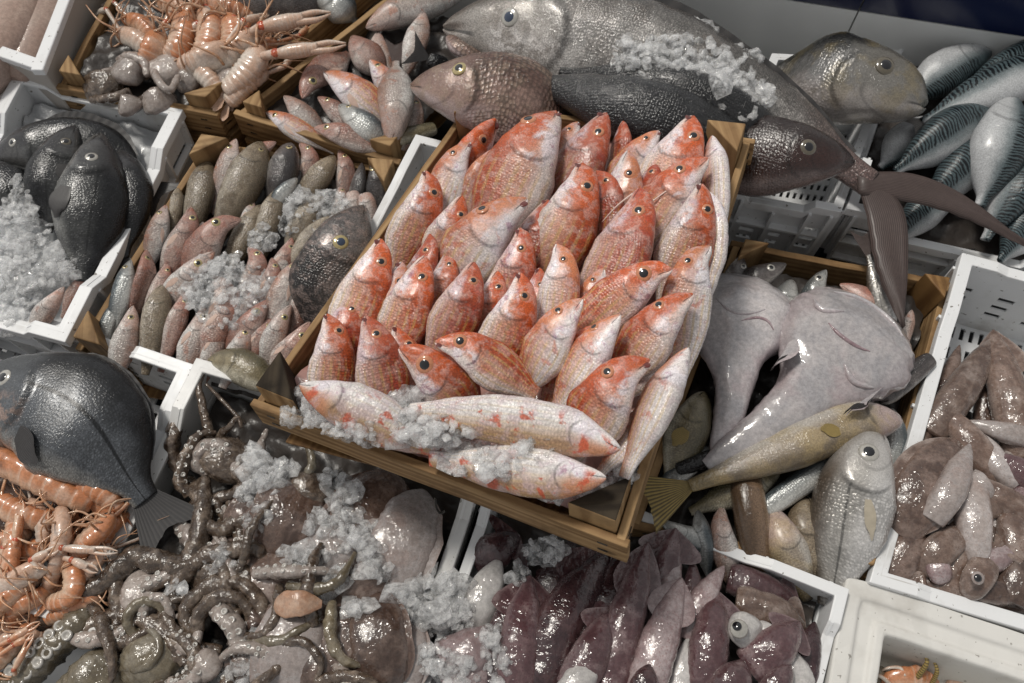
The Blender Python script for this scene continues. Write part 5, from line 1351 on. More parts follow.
q8('big brown cuttlefish with pale border at the left of the crate', [(896, 534, .014), (922, 490, .03), (958, 440, .018)], 54, 'cuttle_dark', fins=True, finw=.22, finu=(.1, .98), finmat='cuttle')
q8('pale narrow squid lying on the big brown cuttlefish', [(930, 520, .03), (950, 490, .042), (970, 444, .03)], 30, 'cuttle_pale', fins=False, prof='squid')
q8('small cream tentacle head in the middle', [(992, 500, .02), (982, 484, .03), (975, 470, .024)], 24, 'cuttle_pale', fins=False, prof='bulb', tent=[(.3, 1.4), (-.3, 1.6), (.7, 1.2), (-.8, 1.3)])
q8('grey white squid mantle pointing down in the middle', [(968, 488, .016), (974, 525, .026), (978, 572, .012)], 44, 'cuttle_pale', fins=False, prof='squid')
q8('brown squid right of the middle, lying diagonally', [(1040, 530, .01), (1005, 500, .02), (966, 480, .012)], 38, 'cuttle', fins=False, prof='squid')
q8('mottled squid at the right edge of the photo', [(1030, 575, .01), (1014, 540, .02), (1008, 505, .012)], 42, 'cuttle', fins=False, prof='squid')
q8('purplish squid near the back right edge', [(1050, 490, .018), (1018, 470, .022), (985, 455, .016)], 36, 'squid', fins=False, prof='squid')
q8('tangled brown squid below the big brown cuttlefish', [(920, 575, .01), (940, 550, .024), (965, 530, .02)], 44, 'cuttle', fins=False, prof='bulb', tent=[(.2, 1.3), (-.4, 1.5), (.8, 1.2), (-.9, 1.0), (0, 1.6)])
q8('dark squid in the front left corner of the right crate', [(892, 572, .0), (906, 550, .01), (920, 520, .006)], 44, 'cuttle_dark', fins=False, prof='squid')
q8('blue grey squid eye lump at the front', [(944, 584, .014), (938, 568, .022), (930, 552, .012)], 32, 'squid_pale', fins=False, prof='bulb')
q8('pinkish squid head with a dark eye at the front', [(990, 556, .02), (978, 578, .028), (966, 600, .012)], 40, 'cuttle', fins=False, prof='bulb', tent=[(.2, 1.3), (-.4, 1.5), (.8, 1.4), (-.9, 1.3), (0, 1.2)])
q8('greyish squid tail at the front right', [(1012, 596, .012), (1020, 572, .018), (1034, 545, .01)], 40, 'cuttle_dark', fins=False, prof='squid')
q8('long brown squid against the foam box', [(925, 584, -.004), (968, 592, .004), (1030, 608, -.004)], 34, 'cuttle', fins=False, prof='squid')
q8('pale pink squid behind the cream tentacle head', [(1012, 478, .014), (996, 462, .018), (985, 440, .012)], 34, 'cuttle_pale', fins=False, prof='squid')

for lab, P, w, mt in [
    ('slender brown squid, leftmost of the lower layer', [(890, 575, -.006), (905, 520, .0), (930, 460, -.006)], 28, 'cuttle_dark'),
    ('slender pale squid under the big brown cuttlefish', [(905, 600, -.004), (925, 545, .004), (952, 480, -.004)], 28, 'cuttle_pale'),
    ('slender mottled squid near the cream head', [(945, 600, .002), (956, 545, .012), (975, 480, .0)], 28, 'cuttle'),
    ('slender dark squid crossing towards the right edge', [(960, 520, .0), (1000, 545, .01), (1050, 575, .0)], 26, 'cuttle_dark'),
    ('slender purple brown squid at the far right', [(1000, 560, .004), (1020, 505, .014), (1035, 450, .004)], 28, 'squid'),
    ('slender greyish squid beside the far right one', [(985, 555, .0), (1000, 500, .008), (1012, 440, .0)], 26, 'cuttle_pale'),
    ('slender brown squid along the left rim in the middle', [(900, 480, -.01), (915, 445, -.004), (935, 400, -.01)], 28, 'cuttle'),
    ('slender pale brown squid lying level in the middle', [(1010, 505, .01), (970, 508, .018), (920, 505, .008)], 26, 'cuttle'),
    ('slender dull squid at the front by the foam box', [(1030, 590, .008), (985, 590, .014), (930, 574, .004)], 28, 'cuttle_dark'),
    ('slender pinkish squid near the front right', [(960, 575, .01), (995, 560, .02), (1040, 530, .01)], 24, 'squid_pale')]:
    squid(lab, P, w, mt, prof='squid', finw=.45, finu=(.6, .99), group=G8, name='squid', cat='squid', tent=[(x+rng.normal(0, .15), rng.uniform(.8, 1.6)) for x in (-.7, -.4, -.1, .2, .5)])
for bb in bpy.data.objects:
    if bb.get('label') == 'pinkish squid head with a dark eye at the front':
        e = dome('eye', RIM.at(978, 578, .043), np.array([0, -.2, 1.]), .0065, M['cuttle_pale'], bb, .5)
        dome('pupil', RIM.at(978, 578, .0455), np.array([0, -.1, 1.]), .004, M['pupil'], e, .5)
Q8b = [lerp(Q8[0], Q8[3], .42), lerp(Q8[1], Q8[2], .42), Q8[2], Q8[3]]
bed('dark painted shade under the cuttlefish', 'ice_or_shade_bed', Q8b, n8, -.045, M['gap_shade'], .012, 40, inset=.97)

# ------------------------------------------------------------------ octopus crate
def suck(C, T, R, N, s0, s1, k, rr):
    parts = []
    for i in range(k):
        q = s0+(s1-s0)*i/(k-1); j = int(q*(len(C)-1))
        n = unit(N-T[j]*(N @ T[j])); sd = np.cross(T[j], n)
        for s_ in (-.42, .42):
            c = C[j]+n*R[j]*.82+sd*R[j]*s_
            r = R[j]*rr
            a, b2 = T[j], sd
            V = []
            for (kr, kh) in ((1, 0), (.95, .35), (.6, .4), (.45, .1), (.0001, .05)):
                for w in range(9):
                    an = 2*math.pi*w/9
                    V.append(c+(a*math.cos(an)+b2*math.sin(an))*r*kr+n*r*kh)
            parts.append((V, [(x*9+y, x*9+(y+1) % 9, (x+1)*9+(y+1) % 9, (x+1)*9+y) for x in range(4) for y in range(9)]))
    return parts
def arm(P, r, mat, parent, suckers=None, plane=RIM):
    W = [plane.at(*p) for p in P]
    rr = [x*depth(W[0])/F for x in r]
    V, fs, C, T, R = tube(None, W, rr, None, m=14, n=16*len(W))
    V = np.array(V)
    wv = fbm(V, 90, 5, 3)
    ctr = np.repeat(C, 14, axis=0)
    V = V+(V-ctr)*(wv*.3)[:, None]
    ob = mesh_obj('arm', V, fs, M[mat], parent)
    if suckers:
        sV, sf = join(suck(C, T, R, unit(plane.n+np.array([*(suckers[3] if len(suckers) > 3 else (0, 0)), 0])), suckers[0], suckers[1], suckers[2], .36))
        mesh_obj('suckers', sV, sf, M['sucker'], ob)
    return ob
OCT = []
def octopus(label, head, w, mat, arms, prof='bulb', name='octopus'):
    b = Body(name, M[mat], head, w, prof, 'R', 0, RIM, n=50, m=32, gill=0, mouth=0, wob=.13, wscale=45, thick=.65)
    tag(b.ob, label, 'octopus'); OCT.append((np.array(head[1][:2], float), b.ob, name))
    for a in arms: arm(a[0], a[1], a[2] if len(a) > 2 and a[2] else mat, b.ob, a[3] if len(a) > 3 else None)
    return b
octopus('olive octopus in the lower left of its crate with large suckers on a pale arm', [(132, 690, .0), (156, 655, .012), (164, 618, .0)], 62, 'octo_olive', [
    ([(96, 600, .0), (80, 622, .012), (50, 650, .012), (10, 690, .005)], [13, 15, 16, 17], 'octo_olive', (.35, .85, 6, (.1, .1))),
    ([(204, 480, .0), (203, 512, .012), (197, 546, .014), (178, 566, .014), (137, 557, .016), (109, 579, .018), (68, 606, .012), (40, 625, 0)], [7, 9, 10, 11, 11, 10, 9, 7], 'octo'),
    ([(112, 555, .004), (116, 575, .016), (119, 615, .016), (152, 622, .016), (186, 646, .016), (222, 652, .01)], [5, 7, 7, 8, 8, 7], 'octo'),
    ([(70, 640, .01), (105, 618, .014), (140, 620, .016), (170, 640, .018), (185, 665, .016)], [9, 9, 8, 7, 5], 'octo')])
octopus('pale bellied octopus blob in the middle of the coiled arms', [(142, 622, .004), (141, 598, .014), (140, 566, .004)], 38, 'octo_pale', [
    ([(124, 575, .004), (123, 600, .016), (128, 625, .012)], [5, 6, 5], 'octo')])
octopus('octopus with a spiral of coiled arms in the centre left', [(236, 560, .0), (215, 572, .008), (190, 590, .0)], 46, 'octo', [
    ([(192, 640, .014), (187, 612, .018), (205, 590, .02), (238, 584, .02), (259, 602, .018), (266, 630, .012)], [6, 9, 10, 10, 9, 7], 'octo'),
    ([(196, 645, .016), (201, 612, .026), (218, 597, .028), (238, 598, .026), (250, 615, .02), (248, 632, .016)], [5, 7, 8, 7, 6, 4], 'octo'),
    ([(212, 602, .014), (224, 616, .024), (236, 632, .024), (243, 655, .014)], [8, 10, 10, 9], 'octo_pale', (.1, .95, 7)),
    ([(265, 560, .01), (252, 548, .018), (225, 552, .02), (200, 560, .018), (180, 580, .016), (172, 610, .012)], [6, 9, 10, 9, 8, 6], 'octo'),
    ([(160, 600, .01), (168, 622, .018), (182, 632, .016), (196, 622, .012)], [5, 6, 5, 3], 'octo')])
octopus('brown octopus by the slotted wall with an arm climbing over the rim', [(214, 480, .0), (226, 462, .0), (240, 440, -.01)], 52, 'octo', [
    ([(214, 452, -.01), (208, 430, .0), (201, 398, .012), (199, 384, .014), (205, 368, .012), (203, 358, .008)], [7, 5.5, 4.2, 3.5, 2.6, 1.8], 'octo'),
    ([(214, 440, -.01), (228, 428, .008), (238, 418, .01), (242, 428, .006)], [4, 4, 3, 2], 'octo'),
    ([(206, 384, .012), (220, 398, .006), (236, 415, .004), (245, 424, .0)], [1.6, 1.8, 2, 2.4], 'octo'),
    ([(190, 480, -.01), (200, 500, .008), (204, 530, .01), (196, 560, .005)], [6, 7, 7, 6], 'octo'),
    ([(180, 520, -.01), (190, 538, .006), (205, 552, .008), (228, 540, .006)], [8, 9, 9, 7], 'octo_pale', (.1, .8, 6))])
octopus('mottled brown octopus with round head under the left corner of the mullet crate', [(322, 478, .0), (310, 492, .008), (300, 512, .0)], 42, 'octo', [
    ([(230, 470, .0), (250, 482, .008), (270, 492, .008), (292, 498, .004)], [6, 8, 9, 9], 'octo'),
    ([(215, 500, .0), (238, 492, .008), (258, 480, .01), (276, 474, .006)], [6, 7, 7, 6], 'octo'),
    ([(215, 530, .0), (240, 520, .01), (262, 525, .01), (285, 540, .004)], [7, 9, 10, 10], 'octo'),
    ([(225, 460, -.01), (240, 470, .01), (252, 482, .012), (258, 500, .01)], [6, 7, 7, 6], 'octo_pale', (.0, .9, 7))])
octopus('small pale octopus ball near the bottom edge', [(196, 676, .018), (208, 664, .026), (220, 655, .016)], 30, 'octo_pale', [
    ([(176, 650, .014), (190, 652, .022), (206, 648, .022)], [4, 5, 4], 'octo')])
octopus('dark octopus mass at the bottom left corner', [(60, 720, .0), (96, 682, .01), (126, 650, .0)], 60, 'octo_olive', [
    ([(100, 640, .008), (118, 632, .018), (132, 645, .016)], [6, 8, 6], 'octo', (.1, .9, 5))])

def near_octopus(x, y):
    return min((o for o in OCT if o[2] == 'octopus'), key=lambda o: (o[0][0]-x)**2+(o[0][1]-y)**2)[1]
ra = np.random.default_rng(5)
for k in range(56):
    if k >= 44: x, y = ra.uniform(228, 340), ra.uniform(570, 690)
    elif k < 26: x, y = ra.uniform(20, 265), ra.uniform(575, 690)
    else: x, y = ra.uniform(175, 290), ra.uniform(460, 560)
    if k < 26 and y < 640-.55*x: y += 60
    hd = ra.uniform(0, 2*math.pi); cu = ra.normal(0, .55); P = []
    h = ra.uniform(.004, .016) if k < 26 else ra.uniform(.018, .026) if k >= 44 else ra.uniform(-.012, .004)
    for i in range(6):
        P.append((x, y, h+.012*math.sin(i/5*math.pi)))
        x += 17*math.cos(hd); y += 17*math.sin(hd); hd += cu+ra.normal(0, .2)
    r0 = ra.uniform(4.5, 8.5)
    if ra.random() < .35: arm(P, [r0*.8, r0, r0*.8, r0*.35], 'octo_pale' if ra.random() < .5 else 'octo', near_octopus(*P[2][:2]), (.08, .92, 9, (ra.normal(0, .3), ra.normal(0, .3))))
    else: arm(P, [r0*.8, r0, r0*.8, r0*.35], 'octo_olive' if ra.random() < .25 else 'octo', near_octopus(*P[2][:2]))
G5 = 'cuttlefish in the octopus crate'
def q5(*a, **k):
    k.setdefault('group', G5); k.setdefault('prof', 'cuttle'); k.setdefault('name', 'cuttlefish'); k.setdefault('cat', 'cuttlefish')
    k.setdefault('fins', k['prof'] == 'cuttle'); k.setdefault('finw', .16)
    if k['prof'] != 'eel': k.setdefault('tent', [(x+rng.normal(0, .15), rng.uniform(.5, .95)) for x in (-.9, -.55, -.2, .15, .5, .85)]); k.setdefault('finu', (.02, .97)); k.setdefault('wob', .1)
    return squid(*a, **k)
q5('brown wrinkled cuttlefish below the left corner of the mullet crate', [(272, 560, .0), (286, 520, .014), (316, 474, .0)], 64, 'cuttle_dark')
q5('large pale lilac cuttlefish beside the right rim of the octopus crate', [(388, 590, -.004), (402, 540, .008), (424, 490, -.01)], 66, 'cuttle_pale')
q5('dark grey cuttlefish under the front board of the mullet crate', [(350, 560, -.01), (368, 520, .0), (392, 470, -.01)], 74, 'cuttle_dark')
q5('pinkish white cuttlefish at the bottom of the octopus crate', [(286, 705, .008), (294, 640, .022), (308, 586, .006)], 66, 'cuttle_pale')
q5('brown cuttlefish right of the pinkish white one', [(342, 705, .006), (346, 650, .018), (352, 592, .004)], 54, 'cuttle')
q5('glossy brown cuttlefish with orange patch near the right rim', [(380, 690, .01), (378, 635, .022), (372, 588, .006)], 58, 'cuttle_dark')
q5('soft orange strip of roe on the pinkish white cuttlefish', [(274, 606, .034), (298, 603, .044), (322, 604, .036)], 26, 'orange_flesh', prof='flat', tent=None, fins=False, name='roe', cat='roe', group=None)
q5('pale grey cuttlefish between the wrinkled one and the coils', [(268, 620, .0), (272, 580, .012), (280, 545, .0)], 56, 'cuttle')
q5('pale translucent cuttlefish under ice in the middle', [(330, 590, .0), (334, 550, .008), (346, 505, -.006)], 60, 'cuttle_pale')
for lab, P, w_, mt in [
    ('smooth pinkish cuttlefish piece at the bottom, left of the pinkish white one', [(240, 700, .004), (252, 660, .014), (262, 620, .004)], 44, 'cuttle'),
    ('brown cuttlefish under the roe strip', [(262, 622, .016), (300, 618, .024), (340, 612, .012)], 34, 'cuttle_dark'),
    ('pale cuttlefish edge showing by the right rim at the bottom', [(404, 690, .0), (408, 650, .01), (414, 618, .0)], 40, 'cuttle_pale'),
    ('mottled cuttlefish between the two bottom ones', [(318, 700, .014), (322, 660, .022), (330, 620, .01)], 40, 'cuttle_dark'),
    ('dull cuttlefish below the ice in the middle', [(330, 600, .006), (360, 582, .014), (396, 570, .004)], 42, 'cuttle'),
    ('greyish cuttlefish left of the wrinkled brown one', [(236, 540, .0), (250, 516, .01), (268, 490, .0)], 40, 'cuttle_dark')]:
    q5(lab, P, w_, mt)
bed('dark painted shade under the octopus and cuttlefish', 'ice_or_shade_bed', Q5, n5, -.06, M['gap_shade'], .012, 40)
ice_heap('ice pieces by the left end of the mullet crate', [(266, 478, 20, .02, .012), (250, 496, 14, .02, .01), (262, 515, 14, .022, .01), (255, 462, 14, .01, .01), (285, 470, 12, .02, .01)], RIM, .008, 1.6)
ice_heap('ice pieces in the middle of the octopus crate', [(345, 505, 16, .016, .012), (352, 530, 22, .018, .012), (322, 552, 18, .02, .01, .6), (372, 548, 14, .018, .01), (335, 480, 12, .008, .01), (376, 570, 14, .02, .01), (300, 560, 20, .018, .008, .6), (340, 575, 14, .022, .008), (356, 610, 12, .024, .008), (318, 522, 14, .016, .01)], RIM, .008, 1.5)
ice_heap('ice pieces on the coiled octopus arms', [(222, 560, 18, .026, .008, .7), (258, 636, 12, .02, .01), (262, 660, 16, .022, .01), (178, 585, 9, .026, .006)], RIM, .0075, 1.2)
ice_heap('ice slush at the bottom of the octopus crate', [(240, 672, 22, .018, .01), (268, 665, 16, .02, .01), (398, 600, 14, .012, .012)], RIM, .0075, 1.0)

# ------------------------------------------------------------------ langoustines
def langoustine(label, pts, w, mat='prawn', dors='U', roll=50, group=None, claws=(), legs=4, plane=RIM, name='langoustine', cat='langoustine', fan=True, feelers=1, dark_eye=True):
    """pts run from the rostrum along the carapace and tail"""
    b = Body(name, M[mat], pts, w, 'tail', dors, roll, plane, n=60, m=22, gill=0, mouth=0, wob=.04, wscale=60)
    # segment steps of the tail
    me = b.ob.data
    co = np.zeros(len(me.vertices)*3); me.vertices.foreach_get('co', co); co = co.reshape(-1, 3)
    o = np.array(b.ob['_o']); C = np.repeat(b.C-o, b.m, axis=0); u = np.repeat(b.t, b.m)
    q = (u-.42)/.56*6
    k = np.where(q > 0, 1+.14*((q % 1)-.75)*-1, 1.04-.1*np.exp(-((u-.4)/.02)**2))
    co = C+(co-C)*k[:, None]
    me.vertices.foreach_set('co', co.ravel()); me.update()
    b.V = (co+o).reshape(b.n, b.m, 3)
    tag(b.ob, label, cat, group)
    if dark_eye: eye(b, .08, .3, .13*b.W, M['pupil'], M['pupil'], 1)
    if fan:
        for sg in (-1, -.35, .35, 1):
            C0, T, D = b.C[-1], b.T[-1], b.D[-1]; d = unit(T+D*sg*.6); s_ = unit(np.cross(d, b.Fk[-1]))
            base = [C0+s_*x*.08*b.W for x in np.linspace(-1, 1, 6)]
            tips = [C0+d*b.W*.75*(1-.3*x*x)+s_*x*.2*b.W for x in np.linspace(-1, 1, 6)]
            fin_strip('tail_fan', base, tips, M[mat], b.ob, 5, .1, b.Fk[-1])
    for j in range(legs if group and 'top' in group else legs*2):
        p, n, T = b.surf(.12+.035*j, 150 if j % 2 else 60)
        L = b.W*(.9+.5*rng.random()); i0 = int(.16*b.n)
        dd = unit(b.D[i0]*(-1 if j % 3 else .6)+T*(-.9+.2*j+rng.normal(0, .4))+b.Fk[i0]*rng.normal(.25, .25))
        kn = p+dd*L*.5+b.Fk[i0]*.3*b.W
        tube('leg', [p, kn, kn+unit(dd-b.Fk[i0]*.4+T*rng.normal(0, .5))*L*.9], [.055*b.W, .042*b.W, .018*b.W], M['prawn_leg'], b.ob, 6)
    for j in range(feelers*2):
        p = b.C[1]; d = unit(-b.T[0]+b.D[0]*rng.normal(.2, .6)+b.Fk[0]*abs(rng.normal(.2, .2)))
        L = b.W*rng.uniform(1.5, 3)
        tube('antenna', [p, p+d*L*.5+b.Fk[0]*.1*b.W, p+d*L+b.D[0]*L*rng.normal(0, .25)], [.03*b.W, .018*b.W, .008*b.W], M['prawn_leg'], b.ob, 5)
    for cl in claws: claw(cl, mat, b.ob, plane)
    if not claws:
        for sg in (-1, 1):
            T, D, K = -b.T[0], b.D[0], b.Fk[0]
            d1 = unit(T+D*sg*rng.uniform(.2, .8)+K*.15); d2 = unit(T+D*sg*rng.uniform(-.5, .5)-K*.1)
            p0 = b.C[3]+D*sg*.2*b.W; p1 = p0+d1*b.W*rng.uniform(.7, 1.2)
            claw(([p0, p1, p1+d2*b.W*rng.uniform(1.0, 1.5)], .3*b.W, 'prawn_pale' if rng.random() < .5 else mat, 1), mat, b.ob, plane)
    return b
def claw(c, mat, parent, plane=RIM):
    """c: points from arm to tip in view, width"""
    P = [plane.at(*p) for p in c[0]] if len(c) < 4 else c[0]; w = c[1]*depth(P[0])/F if len(c) < 4 else c[1]
    jm = M['claw_red']
    tube('claw_arm', [P[0], P[1]], [.28*w, .36*w], M[c[2] if len(c) > 2 else mat], parent, 8)
    d = P[2]-P[1]; up = plane.n; s_ = unit(np.cross(d, up))
    h = tube('claw', [P[1], P[1]+d*.12, P[1]+d*.45, P[1]+d*.6], [.3*w, .5*w, .5*w, .36*w], M[c[2] if len(c) > 2 else mat], parent, 10)
    for sg in (-1, 1):
        tube('claw_finger', [P[1]+d*.5+s_*sg*.22*w, P[1]+d*.78+s_*sg*.34*w, P[2]+s_*sg*.08*w], [.24*w, .2*w, .05*w], M[c[2] if len(c) > 2 else mat], h, 8)
    dome('claw_joint', P[1]+up*.1*w, up, .36*w, jm, parent, .7, 10, 4)
G4 = 'langoustines in the lower left crate'
def lg(*a, **k):
    k.setdefault('group', G4); a = list(a); a[2] *= .8; return langoustine(*a, **k)
lg('large orange langoustine stretched below the big bream', [(-25, 455, .02), (10, 465, .034), (50, 485, .034), (92, 506, .022)], 40, 'prawn', 'U', 40, legs=4)
lg('orange langoustine tail curled under the bream belly', [(62, 490, .012), (88, 488, .026), (108, 498, .022), (118, 512, .01)], 36, 'prawn', 'U', 60, legs=2, dark_eye=False)
lg('langoustine at the left edge below the largest one', [(-30, 495, .02), (0, 505, .028), (30, 518, .026), (58, 520, .016)], 34, 'prawn', 'U', 30)
lg('langoustine with pale pointed head standing upright', [(60, 508, .02), (62, 530, .036), (56, 560, .03), (48, 588, .015)], 30, 'prawn_pale', 'R', 60, claws=[(((62, 552, .04), (62, 548, .044), (118, 552, .04)), 9), (((64, 558, .04), (72, 560, .044), (98, 572, .04)), 9)])
lg('langoustine with dark eye right of the upright one', [(112, 515, .018), (100, 530, .03), (84, 545, .028), (70, 565, .01)], 32, 'prawn', 'R', 40)
lg('pale clawed langoustine across the middle', [(55, 560, .03), (30, 572, .036), (0, 590, .03), (-30, 606, .02)], 30, 'prawn_pale', 'U', 30, claws=[(((40, 570, .04), (32, 560, .044), (60, 548, .044)), 10)])
lg('orange langoustine tail curled at the crate edge', [(66, 555, .02), (74, 575, .03), (70, 596, .03), (48, 604, .018)], 28, 'prawn', 'R', 20, legs=2, dark_eye=False)
lg('langoustine claw arms rising in the left of the pile', [(10, 600, .02), (10, 570, .03), (12, 540, .03), (16, 510, .02)], 26, 'prawn', 'R', 40, claws=[(((10, 560, .034), (16, 540, .036), (22, 500, .036)), 10), (((0, 565, .034), (4, 548, .036), (14, 540, .036)), 9)])
lg('yellowish langoustine at the left edge near the bottom', [(-25, 625, .024), (-5, 610, .03), (18, 590, .028), (40, 575, .015)], 26, 'prawn', 'U', 30)
lg('langoustine in the bottom left corner with long thin claws', [(-30, 690, .02), (-8, 665, .026), (15, 645, .02), (32, 625, .01)], 28, 'prawn', 'U', 30, claws=[(((0, 645, .034), (10, 640, .036), (40, 622, .034)), 8), (((0, 655, .034), (14, 645, .034), (34, 634, .034)), 8), (((15, 675, .03), (14, 670, .034), (34, 632, .034)), 7)])
lg('langoustine lying under the others in the middle of the pile', [(80, 520, .0), (50, 545, .01), (20, 560, .01), (-10, 580, .0)], 36, 'prawn', 'U', 30)
lg('langoustine deep in the pile by the rim', [(100, 530, -.01), (80, 560, .0), (60, 600, .0), (40, 640, -.01)], 34, 'prawn', 'R', 30)
lg('langoustine at the left edge, half out of the photo', [(-40, 540, .01), (-15, 545, .02), (10, 540, .02), (30, 528, .01)], 32, 'prawn', 'U', 30)
lg('langoustine body under the bottom left claws', [(40, 600, -.006), (18, 620, .004), (0, 640, .004), (-20, 665, -.01)], 32, 'prawn_pale', 'U', 30)
for lab, P, w_, mt, dd in [
    ('small pale langoustine between the stretched one and the upright one', [(28, 500, .014), (40, 515, .024), (44, 538, .02), (40, 560, .006)], 22, 'prawn_pale', 'R'),
    ('small orange langoustine crossing below the curled tail', [(110, 590, .006), (90, 600, .018), (66, 612, .016), (44, 622, .004)], 22, 'prawn', 'U'),
    ('langoustine with head toward the rim at the right of the pile', [(116, 545, .01), (98, 558, .022), (84, 578, .02), (78, 600, .006)], 24, 'prawn_pale', 'R'),
    ('thin langoustine lying along the left edge', [(8, 555, .016), (6, 580, .026), (10, 606, .022), (16, 630, .008)], 22, 'prawn', 'L'),
    ('langoustine under the pale clawed one', [(-10, 620, .01), (16, 608, .02), (40, 596, .018), (60, 580, .006)], 24, 'prawn', 'U'),
    ('pale langoustine at the lower left edge', [(-16, 650, .012), (6, 640, .02), (26, 636, .016), (44, 640, .004)], 22, 'prawn_pale', 'U'),
    ('orange langoustine just below the bream tail', [(128, 512, .002), (112, 526, .014), (100, 545, .012), (92, 566, .0)], 24, 'prawn', 'R')]:
    lg(lab, P, w_, mt, dd, 35)
bed('dark shell debris under the langoustines', 'shell_bed', [lerp(Q4[0], Q4[3], .35), lerp(Q4[1], Q4[2], .35), Q4[2], Q4[3]], n4, -.04, M['debris'], .015, 50, cat='shell debris')  # lumpy dark brown bed below the pile

G14 = 'langoustines in the top left crate'
def lh(*a, **k):
    k.setdefault('group', G14); return langoustine(*a, **k)
lh('pale langoustine at the right edge with a long white claw over the board', [(256, 50, .045), (254, 62, .05), (240, 80, .04), (225, 92, .03)], 30, 'prawn_pale', 'R', 20, legs=3, claws=[(((262, 56, .06), (276, 54, .066), (346, 44, .07)), 15, 'prawn_pale')])
lh('langoustine with an upper pale claw pointing to the top right', [(262, 34, .04), (245, 44, .045), (225, 60, .04), (205, 72, .03)], 28, 'prawn_pale', 'U', 20, claws=[(((252, 32, .06), (262, 27, .066), (331, 13, .07)), 16, 'prawn_pale')])
lh('langoustine with an orange head and claws up, leftmost in the row', [(158, 34, .04), (154, 48, .045), (148, 62, .035), (136, 75, .02)], 26, 'prawn', 'L', 30, claws=[(((160, 28, .05), (166, 22, .052), (178, 4, .05)), 8)])
lh('langoustine second from the left with orange shoulders', [(182, 14, .04), (184, 30, .045), (178, 48, .04), (170, 62, .025)], 28, 'prawn', 'R', 30, claws=[(((182, 18, .05), (186, 14, .052), (198, -2, .05)), 8), (((190, 30, .05), (198, 24, .052), (214, 26, .05)), 11, 'prawn_pale')])
lh('langoustine with raised white claws in the middle of the row', [(204, 10, .045), (210, 26, .05), (206, 48, .045), (192, 68, .03)], 28, 'prawn', 'R', 30, claws=[(((204, 14, .056), (206, 8, .058), (212, 28, .06)), 11, 'prawn_pale')])
lh('pale shelled langoustine lying in front of the middle', [(230, 50, .045), (214, 56, .05), (196, 64, .04), (180, 72, .025)], 30, 'prawn_pale', 'U', 30)
lh('langoustine with red claw joints at the upper right', [(226, 18, .045), (232, 30, .048), (230, 46, .042), (222, 60, .03)], 26, 'prawn', 'R', 30, claws=[(((228, 22, .056), (234, 18, .058), (246, 34, .06)), 9), (((240, 30, .056), (246, 28, .058), (250, 16, .06)), 8)])
lh('langoustine with pale tail shell beside the octopus balls', [(188, 38, .035), (180, 46, .04), (172, 56, .034), (160, 66, .02)], 24, 'prawn_pale', 'U', 20)
lh('langoustine at the back with orange legs in a tangle', [(200, 0, .03), (216, 6, .036), (236, 12, .034), (256, 22, .02)], 24, 'prawn', 'U', 30, legs=4)
for lab, P, w_, mt in [
    ('langoustine lying at the back left of the top crate', [(118, 34, .01), (136, 40, .02), (150, 52, .015), (158, 66, .005)], 22, 'prawn_pale'),
    ('orange langoustine at the back edge behind the row', [(160, 2, .01), (176, 8, .02), (190, 20, .02), (196, 36, .01)], 22, 'prawn'),
    ('small langoustine against the left board', [(126, 20, .006), (140, 24, .014), (150, 34, .012), (154, 48, .0)], 20, 'prawn'),
    ('pale langoustine behind the raised claws', [(222, -4, .02), (236, 4, .028), (248, 16, .026), (252, 30, .014)], 22, 'prawn_pale'),
    ('langoustine squeezed between the two long claws', [(276, 40, .03), (262, 46, .036), (246, 56, .03), (234, 68, .02)], 22, 'prawn'),
    ('whitish langoustine tail above the octopus knobs', [(190, 62, .03), (204, 74, .036), (214, 86, .03), (222, 98, .02)], 22, 'prawn_pale')]:
    lh(lab, P, w_, mt, rng.choice(['U', 'R']), 30, legs=4)
lh('whitish langoustine under the right edge claws', [(266, 70, .03), (252, 78, .036), (238, 92, .03), (228, 104, .02)], 24, 'prawn_pale', 'R', 20, legs=2)
octopus('curled pale octopus ball, left of two', [(120, 64, .02), (132, 70, .034), (146, 78, .02)], 36, 'octo_pale', [([(118, 60, .03), (130, 56, .045), (144, 62, .045), (147, 76, .04)], [3, 4, 4, 3], 'octo_pale')], name='small_octopus')
octopus('curled pale octopus ball with brownish middle, right of two', [(158, 54, .02), (166, 71, .036), (172, 90, .02)], 34, 'octo_pale', [([(155, 60, .03), (158, 80, .045), (170, 90, .045), (178, 76, .04)], [3, 4, 4, 3], 'octo_pale')], name='small_octopus')
octopus('grey brown small octopus lying along the left board', [(84, 92, .014), (105, 84, .026), (124, 92, .014)], 30, 'octo', [([(88, 84, .02), (104, 74, .03), (120, 68, .024)], [3, 5, 4], 'octo_pale'), ([(92, 100, .02), (112, 98, .03), (130, 92, .024)], [4, 5, 4], 'octo')], name='small_octopus')
octopus('small whitish octopus knob by the front board', [(120, 108, .018), (128, 104, .03), (138, 98, .018)], 22, 'octo_pale', [], name='small_octopus')
octopus('brownish small octopus right of the whitish knob', [(142, 106, .014), (158, 100, .026), (176, 96, .014)], 26, 'octo_pale', [([(140, 100, .02), (156, 92, .03), (172, 90, .024)], [3, 4, 3], 'octo')], name='small_octopus')
octopus('pinkish small octopus in front of the corner block', [(180, 92, .016), (190, 76, .03), (194, 60, .016)], 26, 'octo_pale', [], name='small_octopus')
octopus('white folded squid piece between the two corner blocks', [(214, 84, .02), (230, 80, .034), (250, 84, .024)], 24, 'octo_pale', [], name='squid_piece')
fish('large dark grey fish lying behind the langoustines', 'grey_fish', 'grey fish', [(200, -20, .02), (250, -6, .03), (300, 2, .03), (350, -10, .01)], 60, 'greydark', 'long', 'U', 20, eyes=0)
